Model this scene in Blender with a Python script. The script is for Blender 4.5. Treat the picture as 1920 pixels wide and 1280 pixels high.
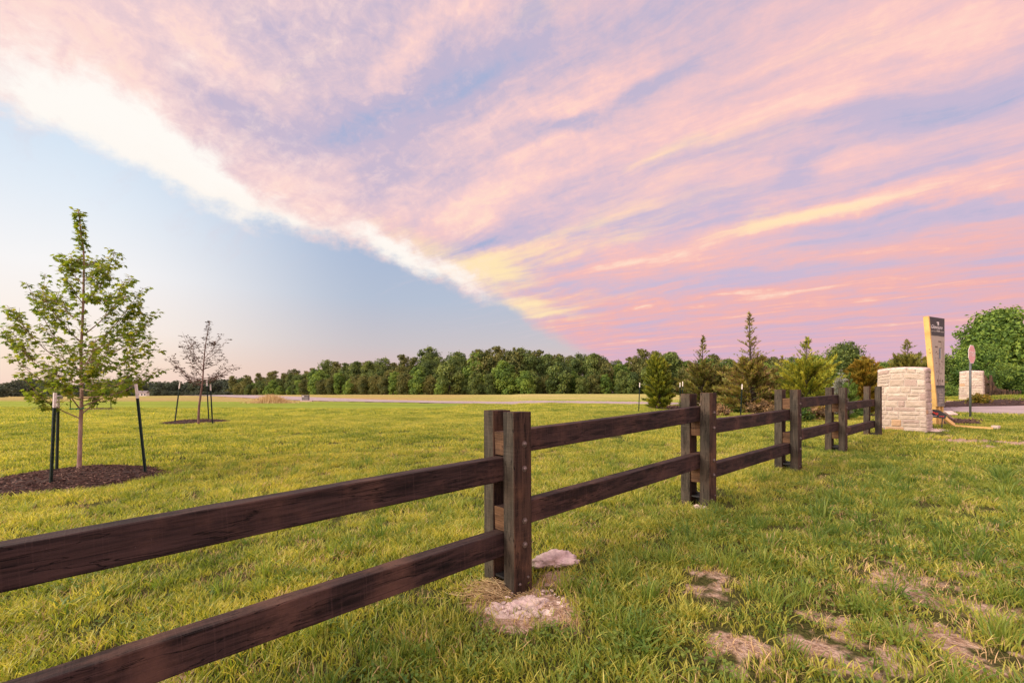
import bpy, math, random
import numpy as np
from mathutils import Vector, Matrix
R = math.radians
scene = bpy.context.scene
for o in list(bpy.data.objects): bpy.data.objects.remove(o)
C = scene.collection

# ------------------------------------------------------------------ camera
F = 840.0; CX = 960.0; HY = 742.0; CAMZ = 1.165       # focal length and horizon, measured on a 1920 wide frame
cam = bpy.data.cameras.new('camera'); camo = bpy.data.objects.new('camera', cam); C.objects.link(camo)
cam.sensor_width = 36; cam.lens = 36 * F / 1920; cam.shift_y = (HY - 640) / 1920
cam.clip_start = 0.05; cam.clip_end = 8000
camo.location = (0, 0, CAMZ); camo.rotation_euler = (R(90), 0, 0)
scene.camera = camo
scene.view_settings.view_transform = 'Standard'; scene.view_settings.look = 'None'
scene.view_settings.exposure = 0; scene.view_settings.gamma = 1
scene.cycles.max_bounces = 6; scene.cycles.diffuse_bounces = 3; scene.cycles.transparent_max_bounces = 4

# ------------------------------------------------------------------ node helper
class NB:
    def __init__(s, tree): s.t = tree; s.n = tree.nodes; s.l = tree.links
    def node(s, typ, **kw):
        nd = s.n.new(typ)
        for k, v in kw.items(): setattr(nd, k, v)
        return nd
    def put(s, sock, v):
        if v is None: return
        if isinstance(v, bpy.types.NodeSocket): s.l.new(v, sock)
        else:
            if hasattr(sock.default_value, '__len__') and len(sock.default_value) == 4 and len(v) == 3: v = (*v, 1)
            sock.default_value = v
    def m(s, op, a, b=None, c=None, clamp=False):
        nd = s.node('ShaderNodeMath', operation=op); nd.use_clamp = clamp
        for i, v in enumerate((a, b, c)): s.put(nd.inputs[i], v)
        return nd.outputs[0]
    def vm(s, op, a, b=None, out=0):
        nd = s.node('ShaderNodeVectorMath', operation=op)
        s.put(nd.inputs[0], a)
        if b is not None: s.put(nd.inputs[3] if op == 'SCALE' else nd.inputs[1], b)
        return nd.outputs['Value'] if op in ('DOT_PRODUCT', 'LENGTH') else nd.outputs[0]
    def xyz(s, a, b, c):
        nd = s.node('ShaderNodeCombineXYZ')
        for i, v in enumerate((a, b, c)): s.put(nd.inputs[i], v)
        return nd.outputs[0]
    def sep(s, v):
        nd = s.node('ShaderNodeSeparateXYZ'); s.put(nd.inputs[0], v); return nd.outputs
    def noise(s, v, scale=5, detail=4, rough=.5, dist=0, col=False, dim='3D'):
        nd = s.node('ShaderNodeTexNoise'); nd.noise_dimensions = dim
        s.put(nd.inputs['Vector'], v); s.put(nd.inputs['Scale'], scale); s.put(nd.inputs['Detail'], detail)
        s.put(nd.inputs['Roughness'], rough); s.put(nd.inputs['Distortion'], dist)
        return nd.outputs['Color' if col else 'Fac']
    def voro(s, v, scale, out='Distance', feature='F1'):
        nd = s.node('ShaderNodeTexVoronoi'); nd.feature = feature; s.put(nd.inputs['Vector'], v); s.put(nd.inputs['Scale'], scale)
        return nd.outputs[out]
    def mr(s, v, a, b, c=0., d=1., smooth=True):
        nd = s.node('ShaderNodeMapRange'); nd.interpolation_type = 'SMOOTHSTEP' if smooth else 'LINEAR'
        for i, q in enumerate((v, a, b, c, d)): s.put(nd.inputs[i], q)
        return nd.outputs[0]
    def mix(s, f, a, b, mode='MIX'):
        nd = s.node('ShaderNodeMix'); nd.data_type = 'RGBA'; nd.blend_type = mode; nd.clamp_factor = True
        s.put(nd.inputs[0], f); s.put(nd.inputs[6], a); s.put(nd.inputs[7], b)
        return nd.outputs[2]
    def ramp(s, f, stops, interp='LINEAR'):
        nd = s.node('ShaderNodeValToRGB'); cr = nd.color_ramp; cr.interpolation = interp
        while len(cr.elements) > 1: cr.elements.remove(cr.elements[-1])
        for i, (p, c) in enumerate(stops):
            e = cr.elements[0] if i == 0 else cr.elements.new(p)
            e.position = p; e.color = (*c, 1)
        s.put(nd.inputs[0], f); return nd.outputs[0]
    def attr(s, name, out='Fac'):
        return s.node('ShaderNodeAttribute', attribute_name=name).outputs[out]
    def mapping(s, v, scale=(1,1,1), rot=(0,0,0), loc=(0,0,0)):
        nd = s.node('ShaderNodeMapping'); s.put(nd.inputs[0], v)
        nd.inputs['Location'].default_value = loc; nd.inputs['Rotation'].default_value = rot; nd.inputs['Scale'].default_value = scale
        return nd.outputs[0]

def lin(r, g, b):
    f = lambda c: c/12.92/255 if c <= 10 else ((c/255 + .055)/1.055)**2.4
    return (f(r), f(g), f(b))

# ------------------------------------------------------------------ world: evening sky with a sheet of lit cloud
world = bpy.data.worlds.new('World'); scene.world = world; world.use_nodes = True
W = NB(world.node_tree); W.n.clear()
def azel(px, py):
    x, z = (px - CX)/F, (HY - py)/F
    return math.atan2(x, 1), math.atan2(z, math.hypot(x, 1))
d = W.node('ShaderNodeTexCoord').outputs['Generated']
sx, sy, sz = W.sep(d)
az = W.m('ARCTAN2', sx, sy)
el = W.m('ARCSINE', sz)
zc = W.m('ADD', W.m('MAXIMUM', sz, 0.0), 0.05)
pl = W.xyz(W.m('DIVIDE', sx, zc), W.m('DIVIDE', sy, zc), 0.0)          # where the view ray meets the cloud sheet
warp = W.noise(pl, 0.9, 4, .55, 0, True)
plw = W.vm('ADD', pl, W.vm('SCALE', W.vm('SUBTRACT', warp, (.5,.5,.5)), .9))
ang = math.atan2(-.56, .83)
st = W.mapping(W.mapping(plw, rot=(0,0,-ang)), scale=(.45, 1.9, 1))
streak = W.noise(st, 1.25, 7, .62)
st2 = W.mapping(W.mapping(pl, rot=(0,0,-ang+.12)), scale=(.36, 2.6, 1), loc=(5,3,0))
fine = W.noise(W.vm('ADD', st2, W.vm('SCALE', warp, 1.0)), 1.9, 7, .66)
aw = W.noise(W.xyz(W.m('MULTIPLY', az, 1.0), W.m('MULTIPLY', el, 1.6), 0.0), 5.0, 5, .6, 0, True)
aw2 = W.noise(W.xyz(az, el, 3.0), 17.0, 5, .65, 0, True)
A3 = W.vm('ADD', W.xyz(az, el, 1.0), W.vm('MULTIPLY', W.vm('SUBTRACT', aw, (.5,.5,.5)), (.16, .09, 0)))
A3 = W.vm('ADD', A3, W.vm('MULTIPLY', W.vm('SUBTRACT', aw2, (.5,.5,.5)), (.05, .035, 0)))
puff = W.noise(W.xyz(az, W.m('MULTIPLY', el, 1.5), 7.0), 26.0, 7, .68, .4)
def blob(acc, cx, cy, L, Wd, deg, amp):
    a0 = np.array(azel(cx, cy)); t = R(deg)
    a1 = np.array(azel(cx + L*math.cos(t), cy - L*math.sin(t))) - a0
    a2 = np.array(azel(cx - Wd*math.sin(t), cy - Wd*math.cos(t))) - a0
    M = np.linalg.inv(np.array([a1, a2]).T); k = -M @ a0
    q1 = W.vm('DOT_PRODUCT', A3, (M[0,0], M[0,1], k[0])); q2 = W.vm('DOT_PRODUCT', A3, (M[1,0], M[1,1], k[1]))
    s_ = W.m('MULTIPLY_ADD', q1, q1, W.m('MULTIPLY', q2, q2))
    w = W.m('EXPONENT', W.m('MULTIPLY', s_, -1.0))
    return W.m('MULTIPLY_ADD', w, amp, acc)
def blobs(base, lst):
    acc = base
    for b in lst: acc = blob(acc, *b)
    return acc
# light and dark of the sheet
pink_w = blobs(W.m('MULTIPLY_ADD', W.m('SUBTRACT', streak, .5), 2.7, W.m('MULTIPLY_ADD', W.m('SUBTRACT', fine, .5), W.mr(az, azel(350,400)[0], azel(1100,400)[0], .6, 2.0), W.m('MULTIPLY_ADD', W.m('SUBTRACT', puff, .5), W.mr(az, azel(700,400)[0], azel(1500,400)[0], 1.3, .7), .45))), [
    (740,110,140,34,45,.55), (850,20,110,30,40,.3), (400,95,120,34,-32,.55), (1070,190,190,32,27,.65), (1280,250,260,40,20,.5),
    (1640,120,260,45,18,.5), (1830,40,200,45,15,.35), (1560,395,260,26,12,.6), (1750,345,200,20,15,.4), (1080,440,200,22,18,.4), (1250,480,300,45,8,.35),
    (1250,570,350,40,3,.3), (1600,300,260,26,10,.25), (900,370,160,45,25,.5), (620,380,170,50,-25,.35), (250,160,280,100,-30,.35), (1500,560,400,18,2,.25),
    (880,155,90,42,30,-.75), (1075,222,130,20,18,-.8), (1300,95,110,32,38,-.5), (620,255,120,52,15,-.75), (740,320,90,40,40,-.6), (1490,315,55,22,35,-.75),
    (940,462,100,20,14,-.7), (1085,425,110,16,14,-.6), (1050,500,90,22,15,-.5), (1640,425,240,20,10,-.7), (1850,385,140,16,10,-.4), (1000,20,120,55,30,-.6),
    (440,210,120,28,-30,-.55), (1760,215,200,55,15,-.5), (10,130,110,30,-20,-.4), (500,60,90,40,10,-.3), (720,215,90,45,30,-.4), (1500,480,260,12,8,-.35), (1400,520,260,10,5,-.3), (1250,545,240,9,4,-.25)])
yel_w = blobs(W.m('MULTIPLY', W.m('SUBTRACT', fine, .5), W.mr(az, azel(1000,500)[0], azel(1500,500)[0], 1.8, 1.0)), [
    (770,445,110,28,-20,.6), (890,515,130,26,-8,.8), (990,578,110,18,-8,.75), (1300,330,300,50,18,.22), (1200,400,220,30,15,.2), (960,490,150,26,20,.5), (1150,440,160,18,18,.25), (1270,275,130,20,22,.45),
    (1480,215,160,20,22,.2), (1560,400,180,16,13,.7), (1390,430,110,16,15,.5), (1100,560,130,20,5,.3), (1650,70,200,26,18,.25), (1040,205,100,20,28,.2), (710,150,90,22,45,.2)])
wht_w = blobs(W.m('MULTIPLY', W.mr(az, azel(820,500)[0], azel(1120,500)[0], 1, 0), W.m('ADD', W.m('MULTIPLY', W.m('SUBTRACT', fine, .5), 1.3), W.m('MULTIPLY', W.m('SUBTRACT', puff, .5), 1.3))), [
    (150,190,150,70,-35,.5), (235,255,150,85,-38,.95), (330,320,170,62,-33,1.0), (440,378,120,32,-16,.9), (600,430,140,24,-14,.45), (755,470,75,24,-35,.75), (0,190,110,26,-20,.35),
    (720,455,110,26,-30,.5), (865,528,80,20,-28,.75), (330,90,90,30,-30,.25), (60,90,140,80,-20,.2), (560,330,140,60,-20,.2)])
t_az = W.mr(az, azel(300,400)[0], azel(1500,400)[0])
lilac = W.mix(t_az, lin(210,190,208), lin(205,188,212))
lilac = W.mix(W.mr(el, R(17), R(36)), lilac, lin(194,183,208))
lilac = W.mix(W.mr(el, R(16), R(3)), lilac, lin(210,178,202))
pinkc = W.mix(t_az, lin(252,216,212), lin(254,203,198))
pinkc = W.mix(W.mr(el, R(24), R(9)), pinkc, lin(247,180,172))
pinkc = W.mix(W.mr(el, R(9), R(2)), pinkc, lin(222,178,196))
cloud = W.mix(W.m('ADD', pink_w, 0.0, None, True), lilac, pinkc)
cloud = W.mix(W.mr(pink_w, -.05, -.9), cloud, lin(168,178,212))
cloud = W.mix(W.mr(pink_w, .8, 1.6), cloud, lin(255,224,202))
cloud = W.mix(W.mr(yel_w, .12, 1.15), cloud, lin(255,230,184))
cloud = W.mix(W.mr(wht_w, .0, .75, 0, .55), cloud, lin(255,232,226)); cloud = W.mix(W.mr(wht_w, .35, 1.25), cloud, lin(255,251,245))
# clear evening air, bright to the left
te = W.m('DIVIDE', el, R(90), None, True)
clearL = W.ramp(te, [(0, lin(246,212,196)), (.035, lin(252,228,208)), (.07, lin(253,240,230)), (.13, lin(248,246,246)), (.2, lin(228,237,247)), (.30, lin(196,219,242)), (.42, lin(165,196,234)), (1, lin(110,140,200))])
clearR = W.ramp(te, [(0, lin(226,184,180)), (.03, lin(222,192,186)), (.07, lin(204,196,200)), (.13, lin(182,193,212)), (.25, lin(160,182,216)), (.4, lin(150,178,222)), (1, lin(110,140,200))])
clear = W.mix(W.mr(az, azel(120,600)[0], azel(720,600)[0]), clearL, clearR)
# the edge of the sheet
edge_pts = [(-400,60),(-150,160),(0,232),(120,272),(300,352),(390,408),(520,440),(620,462),(705,484),(800,530),(870,562),(955,588),(1000,616),(1040,642),(1085,668),(1150,700),(1230,728),(1300,745)]
lo, hi = R(-62), R(22)
fc = W.node('ShaderNodeFloatCurve'); W.put(fc.inputs['Value'], W.mr(az, lo, hi, 0., 1., False))
cv = fc.mapping.curves[0]; pts = []
for p in edge_pts:
    a_, e_ = azel(*p)
    if lo <= a_ <= hi: pts.append(((a_-lo)/(hi-lo), e_/R(60)))
pts = [(0.0, pts[0][1] + .06)] + pts + [(1.0, 0.0)]
cv.points[0].location = pts[0]; cv.points[1].location = pts[-1]
for p in pts[1:-1]: cv.points.new(*p)
for p in cv.points: p.handle_type = 'AUTO'
fc.mapping.update()
eedge = W.m('MULTIPLY', fc.outputs[0], R(60))
ecoord = W.xyz(W.m('MULTIPLY', az, 1.0), W.m('MULTIPLY', el, 1.4), 1.0)
en = W.m('MULTIPLY_ADD', W.m('SUBTRACT', W.noise(ecoord, 9, 7, .62), .5), R(5.5), W.m('MULTIPLY', W.m('SUBTRACT', W.noise(ecoord, 34, 5, .6), .5), R(2.2)))
sd = W.m('SUBTRACT', W.m('ADD', el, W.m('MULTIPLY', en, W.mr(el, R(4), R(16), .25, 1.0))), eedge)
back = W.mr(W.m('ABSOLUTE', az), R(95), R(140))
mask = W.m('MAXIMUM', W.mr(sd, R(-.3), R(2.1)), back)
# thin wisps in the clear air beside the edge
wisp = W.m('MULTIPLY', W.mr(fine, .5, .8), W.mr(sd, R(-7), R(0), 0, .35))
sky = W.mix(wisp, clear, lin(222,206,214))
edge_glow = W.m('MULTIPLY', W.m('MULTIPLY', W.mr(sd, R(5), R(.5)), W.mr(az, azel(1150,500)[0], azel(600,400)[0])), W.mr(az, azel(0,300)[0], azel(450,400)[0], .3, 1.0))
cloud = W.mix(W.m('MULTIPLY', edge_glow, .4), cloud, lin(255,240,228))
sky = W.mix(mask, sky, cloud)
sky = W.mix(W.mr(sz, 0.0, -.06), sky, lin(120,125,90))
# unseen sky behind the photographer, boosted as added fill light for the ground
rear_fill = W.mr(sy, .15, -.5, 1.0, 2.1)
bg = W.node('ShaderNodeBackground'); W.put(bg.inputs[0], sky); W.put(bg.inputs[1], W.m('MULTIPLY', rear_fill, 1.0))
wo = W.node('ShaderNodeOutputWorld'); W.l.new(bg.outputs[0], wo.inputs[0])
world.cycles.sampling_method = 'MANUAL'; world.cycles.sample_map_resolution = 512

# ------------------------------------------------------------------ sun: low, very soft, warm, from the left
sl = bpy.data.lights.new('sun', 'SUN'); sl.energy = 4.9; sl.angle = R(55); sl.color = (1.0, .87, .69)
so = bpy.data.objects.new('sun', sl); C.objects.link(so)
sdir = Vector((-.80, -.28, .53)).normalized()
so.rotation_euler = sdir.to_track_quat('Z', 'Y').to_euler(); so.location = (-20, -5, 15)

SKY_ONLY = False
# ------------------------------------------------------------------ ground height
def sstep(t): t = np.clip(t, 0, 1); return t*t*(3-2*t)
def gz(x, y):
    x = np.asarray(x, float); y = np.asarray(y, float)
    A = .31*sstep((y-5)/9) + .45*(1-np.exp(-np.maximum(0, y-14)/60))
    B = np.where(x > 0, .175*(1-np.exp(-np.maximum(x, 0)/1.6)), -.09*(1-np.exp(np.minimum(x, 0)/1.6))*np.exp(-np.abs(y)/4))
    M = .62*np.exp(-((x-25.5)/8.5)**2-((y-22)/6)**2)
    Q = .06*np.exp(-((x-9)/1.5)**2-((y-10)/1.5)**2)
    und = .02*np.sin(x*.55+1)*np.sin(y*.43+.5)*np.clip((np.hypot(x, y)-9)/12, 0, 1)
    D = .80*sstep((y-52)/58)*sstep((x+150)/110)
    return A + B + M + Q + und + D
def g(x, y): return float(gz(x, y))
def at(px, py, Z): return Vector(((px-CX)/F*Z, Z, CAMZ-(py-HY)/F*Z))
def hit(px, py, zmax=400.):                              # where the line of sight through a measured point meets the ground
    zs = np.linspace(1.2, zmax, 60000); xs = (px-CX)/F*zs
    h = CAMZ-(py-HY)/F*zs - gz(xs, zs); i = int(np.argmax(h < 0)) if (h < 0).any() else len(zs)-1
    return float(xs[i]), float(zs[i])

# ------------------------------------------------------------------ mesh helper
class MB:
    def __init__(s): s.v = []; s.f = []; s.m = []; s.t = []; s.nv = 0; s.smooth = []
    def add(s, v, f, mi=0, tint=.5, smooth=False):
        v = np.asarray(v, float); s.v.append(v)
        s.f += [tuple(int(i)+s.nv for i in q) for q in f]; s.m += [mi]*len(f); s.smooth += [smooth]*len(f)
        s.t.append(np.full(len(v), tint) if np.isscalar(tint) else np.asarray(tint, float)); s.nv += len(v); return s
    def box(s, c, size, bev=0, mi=0, rot=None, tint=.5, jit=0, rng=None):
        h = np.array(size)/2.
        if bev:
            bev = min(bev, h.min()*.9); V = []
            for ax in range(3):
                for sg in (-1, 1):
                    o = [i for i in range(3) if i != ax]
                    for a, b in ((-1,-1),(1,-1),(1,1),(-1,1)):
                        p = np.zeros(3); p[ax] = sg*h[ax]; p[o[0]] = a*(h[o[0]]-bev); p[o[1]] = b*(h[o[1]]-bev); V.append(p)
            V = np.array(V)
            import itertools
            bm_f = _hull_faces(V)
        else:
            V = np.array([(x, y, z) for x in (-1,1) for y in (-1,1) for z in (-1,1)])*h
            bm_f = [(0,1,3,2),(4,6,7,5),(0,4,5,1),(2,3,7,6),(0,2,6,4),(1,5,7,3)]
        if jit and rng: V = V + np.array([[rng.uniform(-jit, jit) for _ in range(3)] for _ in V])
        if rot is not None: V = V @ np.array(rot.to_3x3()).T
        return s.add(V + np.array(c), bm_f, mi, tint)
    def tube(s, pts, rad, n=8, mi=0, cap=True, tint=.5, smooth=True):
        P = [Vector(p) for p in pts]; N = len(P)
        if np.isscalar(rad): rad = [rad]*N
        V = []; ref = None
        for i, p in enumerate(P):
            t = (P[min(i+1, N-1)] - P[max(i-1, 0)]); t = t.normalized() if t.length > 1e-9 else Vector((0,0,1))
            if ref is None: ref = t.orthogonal().normalized()
            ref = (ref - t*ref.dot(t)); ref = ref.normalized() if ref.length > 1e-6 else t.orthogonal().normalized()
            b = t.cross(ref)
            for k in range(n):
                a = 2*math.pi*k/n; V.append(p + (ref*math.cos(a) + b*math.sin(a))*rad[i])
        Fc = [(i*n+k, i*n+(k+1) % n, (i+1)*n+(k+1) % n, (i+1)*n+k) for i in range(N-1) for k in range(n)]
        if cap: Fc += [tuple(range(n))[::-1], tuple((N-1)*n+k for k in range(n))]
        return s.add([tuple(v) for v in V], Fc, mi, tint, smooth)
    def mesh(s, name, mats):
        me = bpy.data.meshes.new(name)
        V = np.concatenate(s.v) if s.v else np.zeros((0,3))
        me.from_pydata(V.tolist(), [], s.f)
        for m_ in (mats if isinstance(mats, (list, tuple)) else [mats]): me.materials.append(m_)
        me.polygons.foreach_set('material_index', s.m); me.polygons.foreach_set('use_smooth', s.smooth)
        a = me.attributes.new('tint', 'FLOAT', 'POINT'); a.data.foreach_set('value', np.concatenate(s.t).astype(np.float32))
        me.update(); return me
    def build(s, name, mats, parent=None, loc=None, rotz=0):
        o = bpy.data.objects.new(name, s.mesh(name, mats)); C.objects.link(o)
        if loc is not None: o.location = loc
        o.rotation_euler.z = rotz
        if parent is not None: o.parent = parent
        return o
_bt = [None]
def _hull_faces(V):                                      # faces of a chamfered box whose 24 corners come in a fixed order
    if _bt[0] is None:
        import bmesh
        bm = bmesh.new()
        for p in V: bm.verts.new(p)
        bm.verts.index_update(); bmesh.ops.convex_hull(bm, input=bm.verts)
        bmesh.ops.dissolve_limit(bm, angle_limit=.01, verts=bm.verts, edges=bm.edges)
        bm.verts.index_update(); _bt[0] = [tuple(v.index for v in f.verts) for f in bm.faces]; bm.free()
    return _bt[0]
def tag(o, label=None, cat=None, group=None, kind=None):
    if label: o['label'] = label
    if cat: o['category'] = cat
    if group: o['group'] = group
    if kind: o['kind'] = kind
    return o
def empty(name, loc=(0,0,0), rz=0):
    o = bpy.data.objects.new(name, None); C.objects.link(o); o.location = loc; o.rotation_euler.z = rz
    o.empty_display_size = .2; return o
def copy_tree(o, parent=None):
    c = o.copy(); C.objects.link(c); c.parent = parent
    for ch in list(o.children): copy_tree(ch, c)
    return c

# ------------------------------------------------------------------ materials
def mat(name):
    m_ = bpy.data.materials.new(name); m_.use_nodes = True; b = NB(m_.node_tree); b.n.clear()
    out = b.node('ShaderNodeOutputMaterial'); return m_, b, out
def finish(b, out, col, rough=.8, spec=.3, bump=None, bstr=.3, bdist=.01, metal=0, transl=None, tcol=None, normal=None):
    p = b.node('ShaderNodeBsdfPrincipled'); b.put(p.inputs['Base Color'], col); b.put(p.inputs['Roughness'], rough)
    b.put(p.inputs['Specular IOR Level'], spec); b.put(p.inputs['Metallic'], metal)
    if bump is not None:
        bn = b.node('ShaderNodeBump'); b.put(bn.inputs['Height'], bump); bn.inputs['Strength'].default_value = bstr; bn.inputs['Distance'].default_value = bdist
        b.l.new(bn.outputs[0], p.inputs['Normal'])
    sh = p.outputs[0]
    if transl:
        tr = b.node('ShaderNodeBsdfTranslucent'); b.put(tr.inputs[0], tcol if tcol is not None else col)
        mx = b.node('ShaderNodeMixShader'); mx.inputs[0].default_value = transl; b.l.new(sh, mx.inputs[1]); b.l.new(tr.outputs[0], mx.inputs[2]); sh = mx.outputs[0]
    b.l.new(sh, out.inputs[0])
def simple(name, col, rough=.6, spec=.3, var=.15, scale=8, metal=0, bstr=.2, bscale=60):
    m_, b, out = mat(name); co = b.node('ShaderNodeTexCoord').outputs['Object']
    n_ = b.noise(co, scale, 5, .6)
    c = b.mix(b.mr(n_, .3, .7), tuple(x*(1-var) for x in col), tuple(min(1, x*(1+var)) for x in col))
    finish(b, out, c, rough, spec, b.noise(co, bscale, 4, .6), bstr, .004, metal); return m_
def foliage(name, cols, transl=.3, rough=.55, nscale=.8):
    """cols: dark, mid, light leaf colours; tint picks between them."""
    m_, b, out = mat(name)
    t = b.attr('tint'); geo = b.node('ShaderNodeNewGeometry').outputs['Position']
    oi = b.node('ShaderNodeObjectInfo').outputs['Random']
    v = b.m('ADD', t, b.m('MULTIPLY', b.m('SUBTRACT', b.noise(geo, nscale, 3, .6), .5), .5))
    v = b.m('ADD', v, b.m('MULTIPLY', b.m('SUBTRACT', oi, .5), .3), None, True)
    c = b.ramp(v, [(.1, cols[0]), (.5, cols[1]), (.9, cols[2])])
    tc = b.mix(1.0, c, (1.25, 1.15, .6), 'MULTIPLY')
    finish(b, out, c, rough, .25, transl=transl, tcol=tc); return m_
def wood_dark(name, axis, c0, c1, c2, seed=0):
    m_, b, out = mat(name); co = b.node('ShaderNodeTexCoord').outputs['Object']; rnd = b.node('ShaderNodeObjectInfo').outputs['Random']
    off = b.vm('SCALE', b.xyz(1.7, 3.1, 2.3), b.m('MULTIPLY', rnd, 20.0))
    co2 = b.vm('ADD', co, off)
    sc = [14., 14., 14.]; sc[axis] = .9
    grain = b.noise(b.mapping(co2, scale=tuple(sc)), 2.2, 8, .62, 1.2)
    sc2 = [60., 60., 60.]; sc2[axis] = 2.5
    fib = b.noise(b.mapping(co2, scale=tuple(sc2)), 2.0, 5, .6)
    blot = b.noise(co2, 2.6, 6, .65)
    sc3 = [3., 3., 3.]; sc3[axis] = 130.
    saw = b.noise(b.mapping(co2, scale=tuple(sc3)), 1.0, 2, .5)
    sc4 = [9., 9., 9.]; sc4[axis] = .55; crk = b.noise(b.mapping(co2, scale=tuple(sc4), loc=(2,5,1)), 3.0, 3, .5, .4)
    crack = b.mr(b.m('ABSOLUTE', b.m('SUBTRACT', crk, .5)), .008, .0, 0, 1)
    c = b.mix(b.mr(grain, .32, .68), c0, c1)
    c = b.mix(b.mr(blot, .45, .70), c, c2); c = b.mix(b.mr(b.noise(b.mapping(co2, scale=tuple(4. if i != axis else 1.1 for i in range(3)), loc=(3,1,2)), 1.6, 6, .7), .50, .64, 0, .75), c, tuple(x*.5 for x in c0))
    knot = b.voro(b.mapping(co2, scale=tuple(5. if i != axis else 1.6 for i in range(3))), 1.0)
    c = b.mix(b.mr(knot, .16, .05), c, tuple(x*.35 for x in c0))
    c = b.mix(b.mr(fib, .62, .8, 0, .35), c, tuple(min(1, x*1.8) for x in c1))
    c = b.mix(b.mr(b.noise(co2, 220, 2, .5), .76, .8, 0, .5), c, (.3,.27,.25))
    c = b.mix(b.m('MULTIPLY', crack, .8), c, tuple(x*.25 for x in c0)); c = b.mix(b.mr(saw, .55, .75, 0, .3), c, tuple(min(1, x*1.5) for x in c1))
    hgt = b.m('ADD', b.m('MULTIPLY', crack, -.8), b.m('MULTIPLY', grain, .5)); hgt = b.m('ADD', hgt, b.m('ADD', b.m('MULTIPLY', fib, .45), b.m('MULTIPLY', saw, .3)))
    finish(b, out, c, b.mr(blot, .3, .7, .68, .85), .22, hgt, 1.0, .006); return m_
M_rail = wood_dark('stained_rail', 0, (.014,.008,.007), (.062,.036,.030), (.115,.062,.043))
M_post = wood_dark('stained_post', 2, (.018,.010,.007), (.082,.048,.031), (.145,.078,.042))
M_cut = wood_dark('cut_end_wood', 1, (.09,.045,.022), (.17,.09,.045), (.06,.035,.022))
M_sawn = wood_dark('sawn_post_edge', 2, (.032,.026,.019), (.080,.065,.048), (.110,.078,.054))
M_pine = simple('pine_lumber', (.70,.44,.15), .6, .3, .18, 3)
M_pale = simple('pale_lumber', (.62,.50,.42), .7, .2, .15, 5)
M_bolt = simple('bolt_steel', (.17,.13,.11), .5, .5, .2, 40, .4)
M_black = simple('black_plastic', (.015,.015,.016), .45, .4, .2, 10)
M_tgreen = simple('stake_green_paint', (.008,.022,.017), .45, .4, .3, 14)
M_twhite = simple('stake_white_paint', (.76,.70,.64), .55, .3, .08, 14)
M_tie = simple('tie_webbing', (.02,.34,.16), .5, .3, .1, 14)
M_polegrey = simple('sign_pole_steel', (.11,.12,.12), .5, .4, .15, 14, .3)
M_signwhite = simple('sign_white', (.80,.74,.72), .5, .3, .05, 5)
M_signred = simple('sign_red_faded', (.80,.40,.38), .5, .3, .06, 5)
M_markred = simple('mark_red', (.70,.06,.04), .5, .3, .05, 5)
M_charcoal = simple('panel_charcoal', (.045,.042,.040), .5, .3, .1, 5)
M_beige = simple('panel_beige', (.44,.37,.30), .6, .3, .05, 5)
M_line = simple('panel_print', (.16,.12,.09), .6, .2, .05, 5)
M_blueprint = simple('panel_blue', (.18,.24,.30), .6, .2, .05, 5)
M_grey = simple('panel_grey', (.22,.20,.18), .6, .2, .4, 12)
M_wire = simple('steel_wire', (.25,.24,.24), .4, .5, .1, 10, .6)
M_plastic = simple('clear_white_plastic', (.66,.60,.62), .3, .5, .12, 14)
M_box = simple('cabinet_grey', (.20,.19,.19), .6, .3, .2, 2)
M_roof = simple('roof_shingle', (.22,.19,.18), .8, .2, .2, 1)
M_siding = simple('white_siding', (.72,.70,.68), .7, .2, .06, 1)
M_glass = simple('dark_window', (.04,.05,.06), .2, .6, .1, 1)

def bark(name, c0, c1, lent=True):
    m_, b, out = mat(name); co = b.node('ShaderNodeTexCoord').outputs['Object']
    n_ = b.noise(b.mapping(co, scale=(10, 10, 3)), 3, 5, .6); l = b.noise(b.mapping(co, scale=(6, 6, 60)), 1, 3, .5)
    c = b.mix(b.mr(n_, .3, .7), c0, c1); c = b.mix(b.mr(l, .62, .72, 0, .5), c, tuple(x*.4 for x in c0))
    finish(b, out, c, .85, .2, b.m('ADD', n_, l), .4, .006); return m_
M_bark = bark('young_maple_bark', (.25,.16,.12), (.42,.29,.22))
M_bark2 = bark('plum_bark', (.12,.07,.06), (.24,.15,.12))
M_bark3 = bark('old_bark', (.05,.04,.03), (.10,.08,.06))
M_maple = foliage('maple_leaves', ((.10,.17,.025),(.24,.32,.04),(.50,.48,.06)), .6, .5, 2.5)
M_plum = foliage('plum_leaves', ((.035,.018,.02),(.065,.035,.032),(.11,.055,.04)), .3, .5, 3)
M_leafA = foliage('wood_leaves_olive', ((.05,.07,.018),(.13,.15,.04),(.25,.24,.065)), .25, .6, .35)
M_leafB = foliage('wood_leaves_green', ((.045,.075,.02),(.105,.16,.038),(.21,.26,.06)), .25, .6, .35)
M_leafC = foliage('wood_leaves_bright', ((.055,.11,.022),(.15,.25,.042),(.28,.38,.065)), .3, .6, .35)
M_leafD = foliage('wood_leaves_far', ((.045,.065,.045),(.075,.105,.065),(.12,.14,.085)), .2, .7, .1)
M_arbor = foliage('arborvitae_sprays', ((.10,.14,.02),(.27,.30,.035),(.52,.50,.06)), .3, .6, 1.5)
M_cedar = foliage('cedar_sprays', ((.09,.11,.025),(.21,.22,.05),(.38,.33,.08)), .3, .6, 1.2)
M_cedar2 = foliage('brown_cedar_sprays', ((.12,.08,.04),(.27,.17,.08),(.42,.27,.13)), .3, .6, 1.2)
M_gold = foliage('golden_sprays', ((.11,.11,.015),(.26,.20,.025),(.42,.27,.04)), .3, .6, 1.5)
M_rust = foliage('rust_leaves', ((.10,.08,.02),(.22,.12,.03),(.36,.20,.05)), .3, .6, 2)
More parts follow.
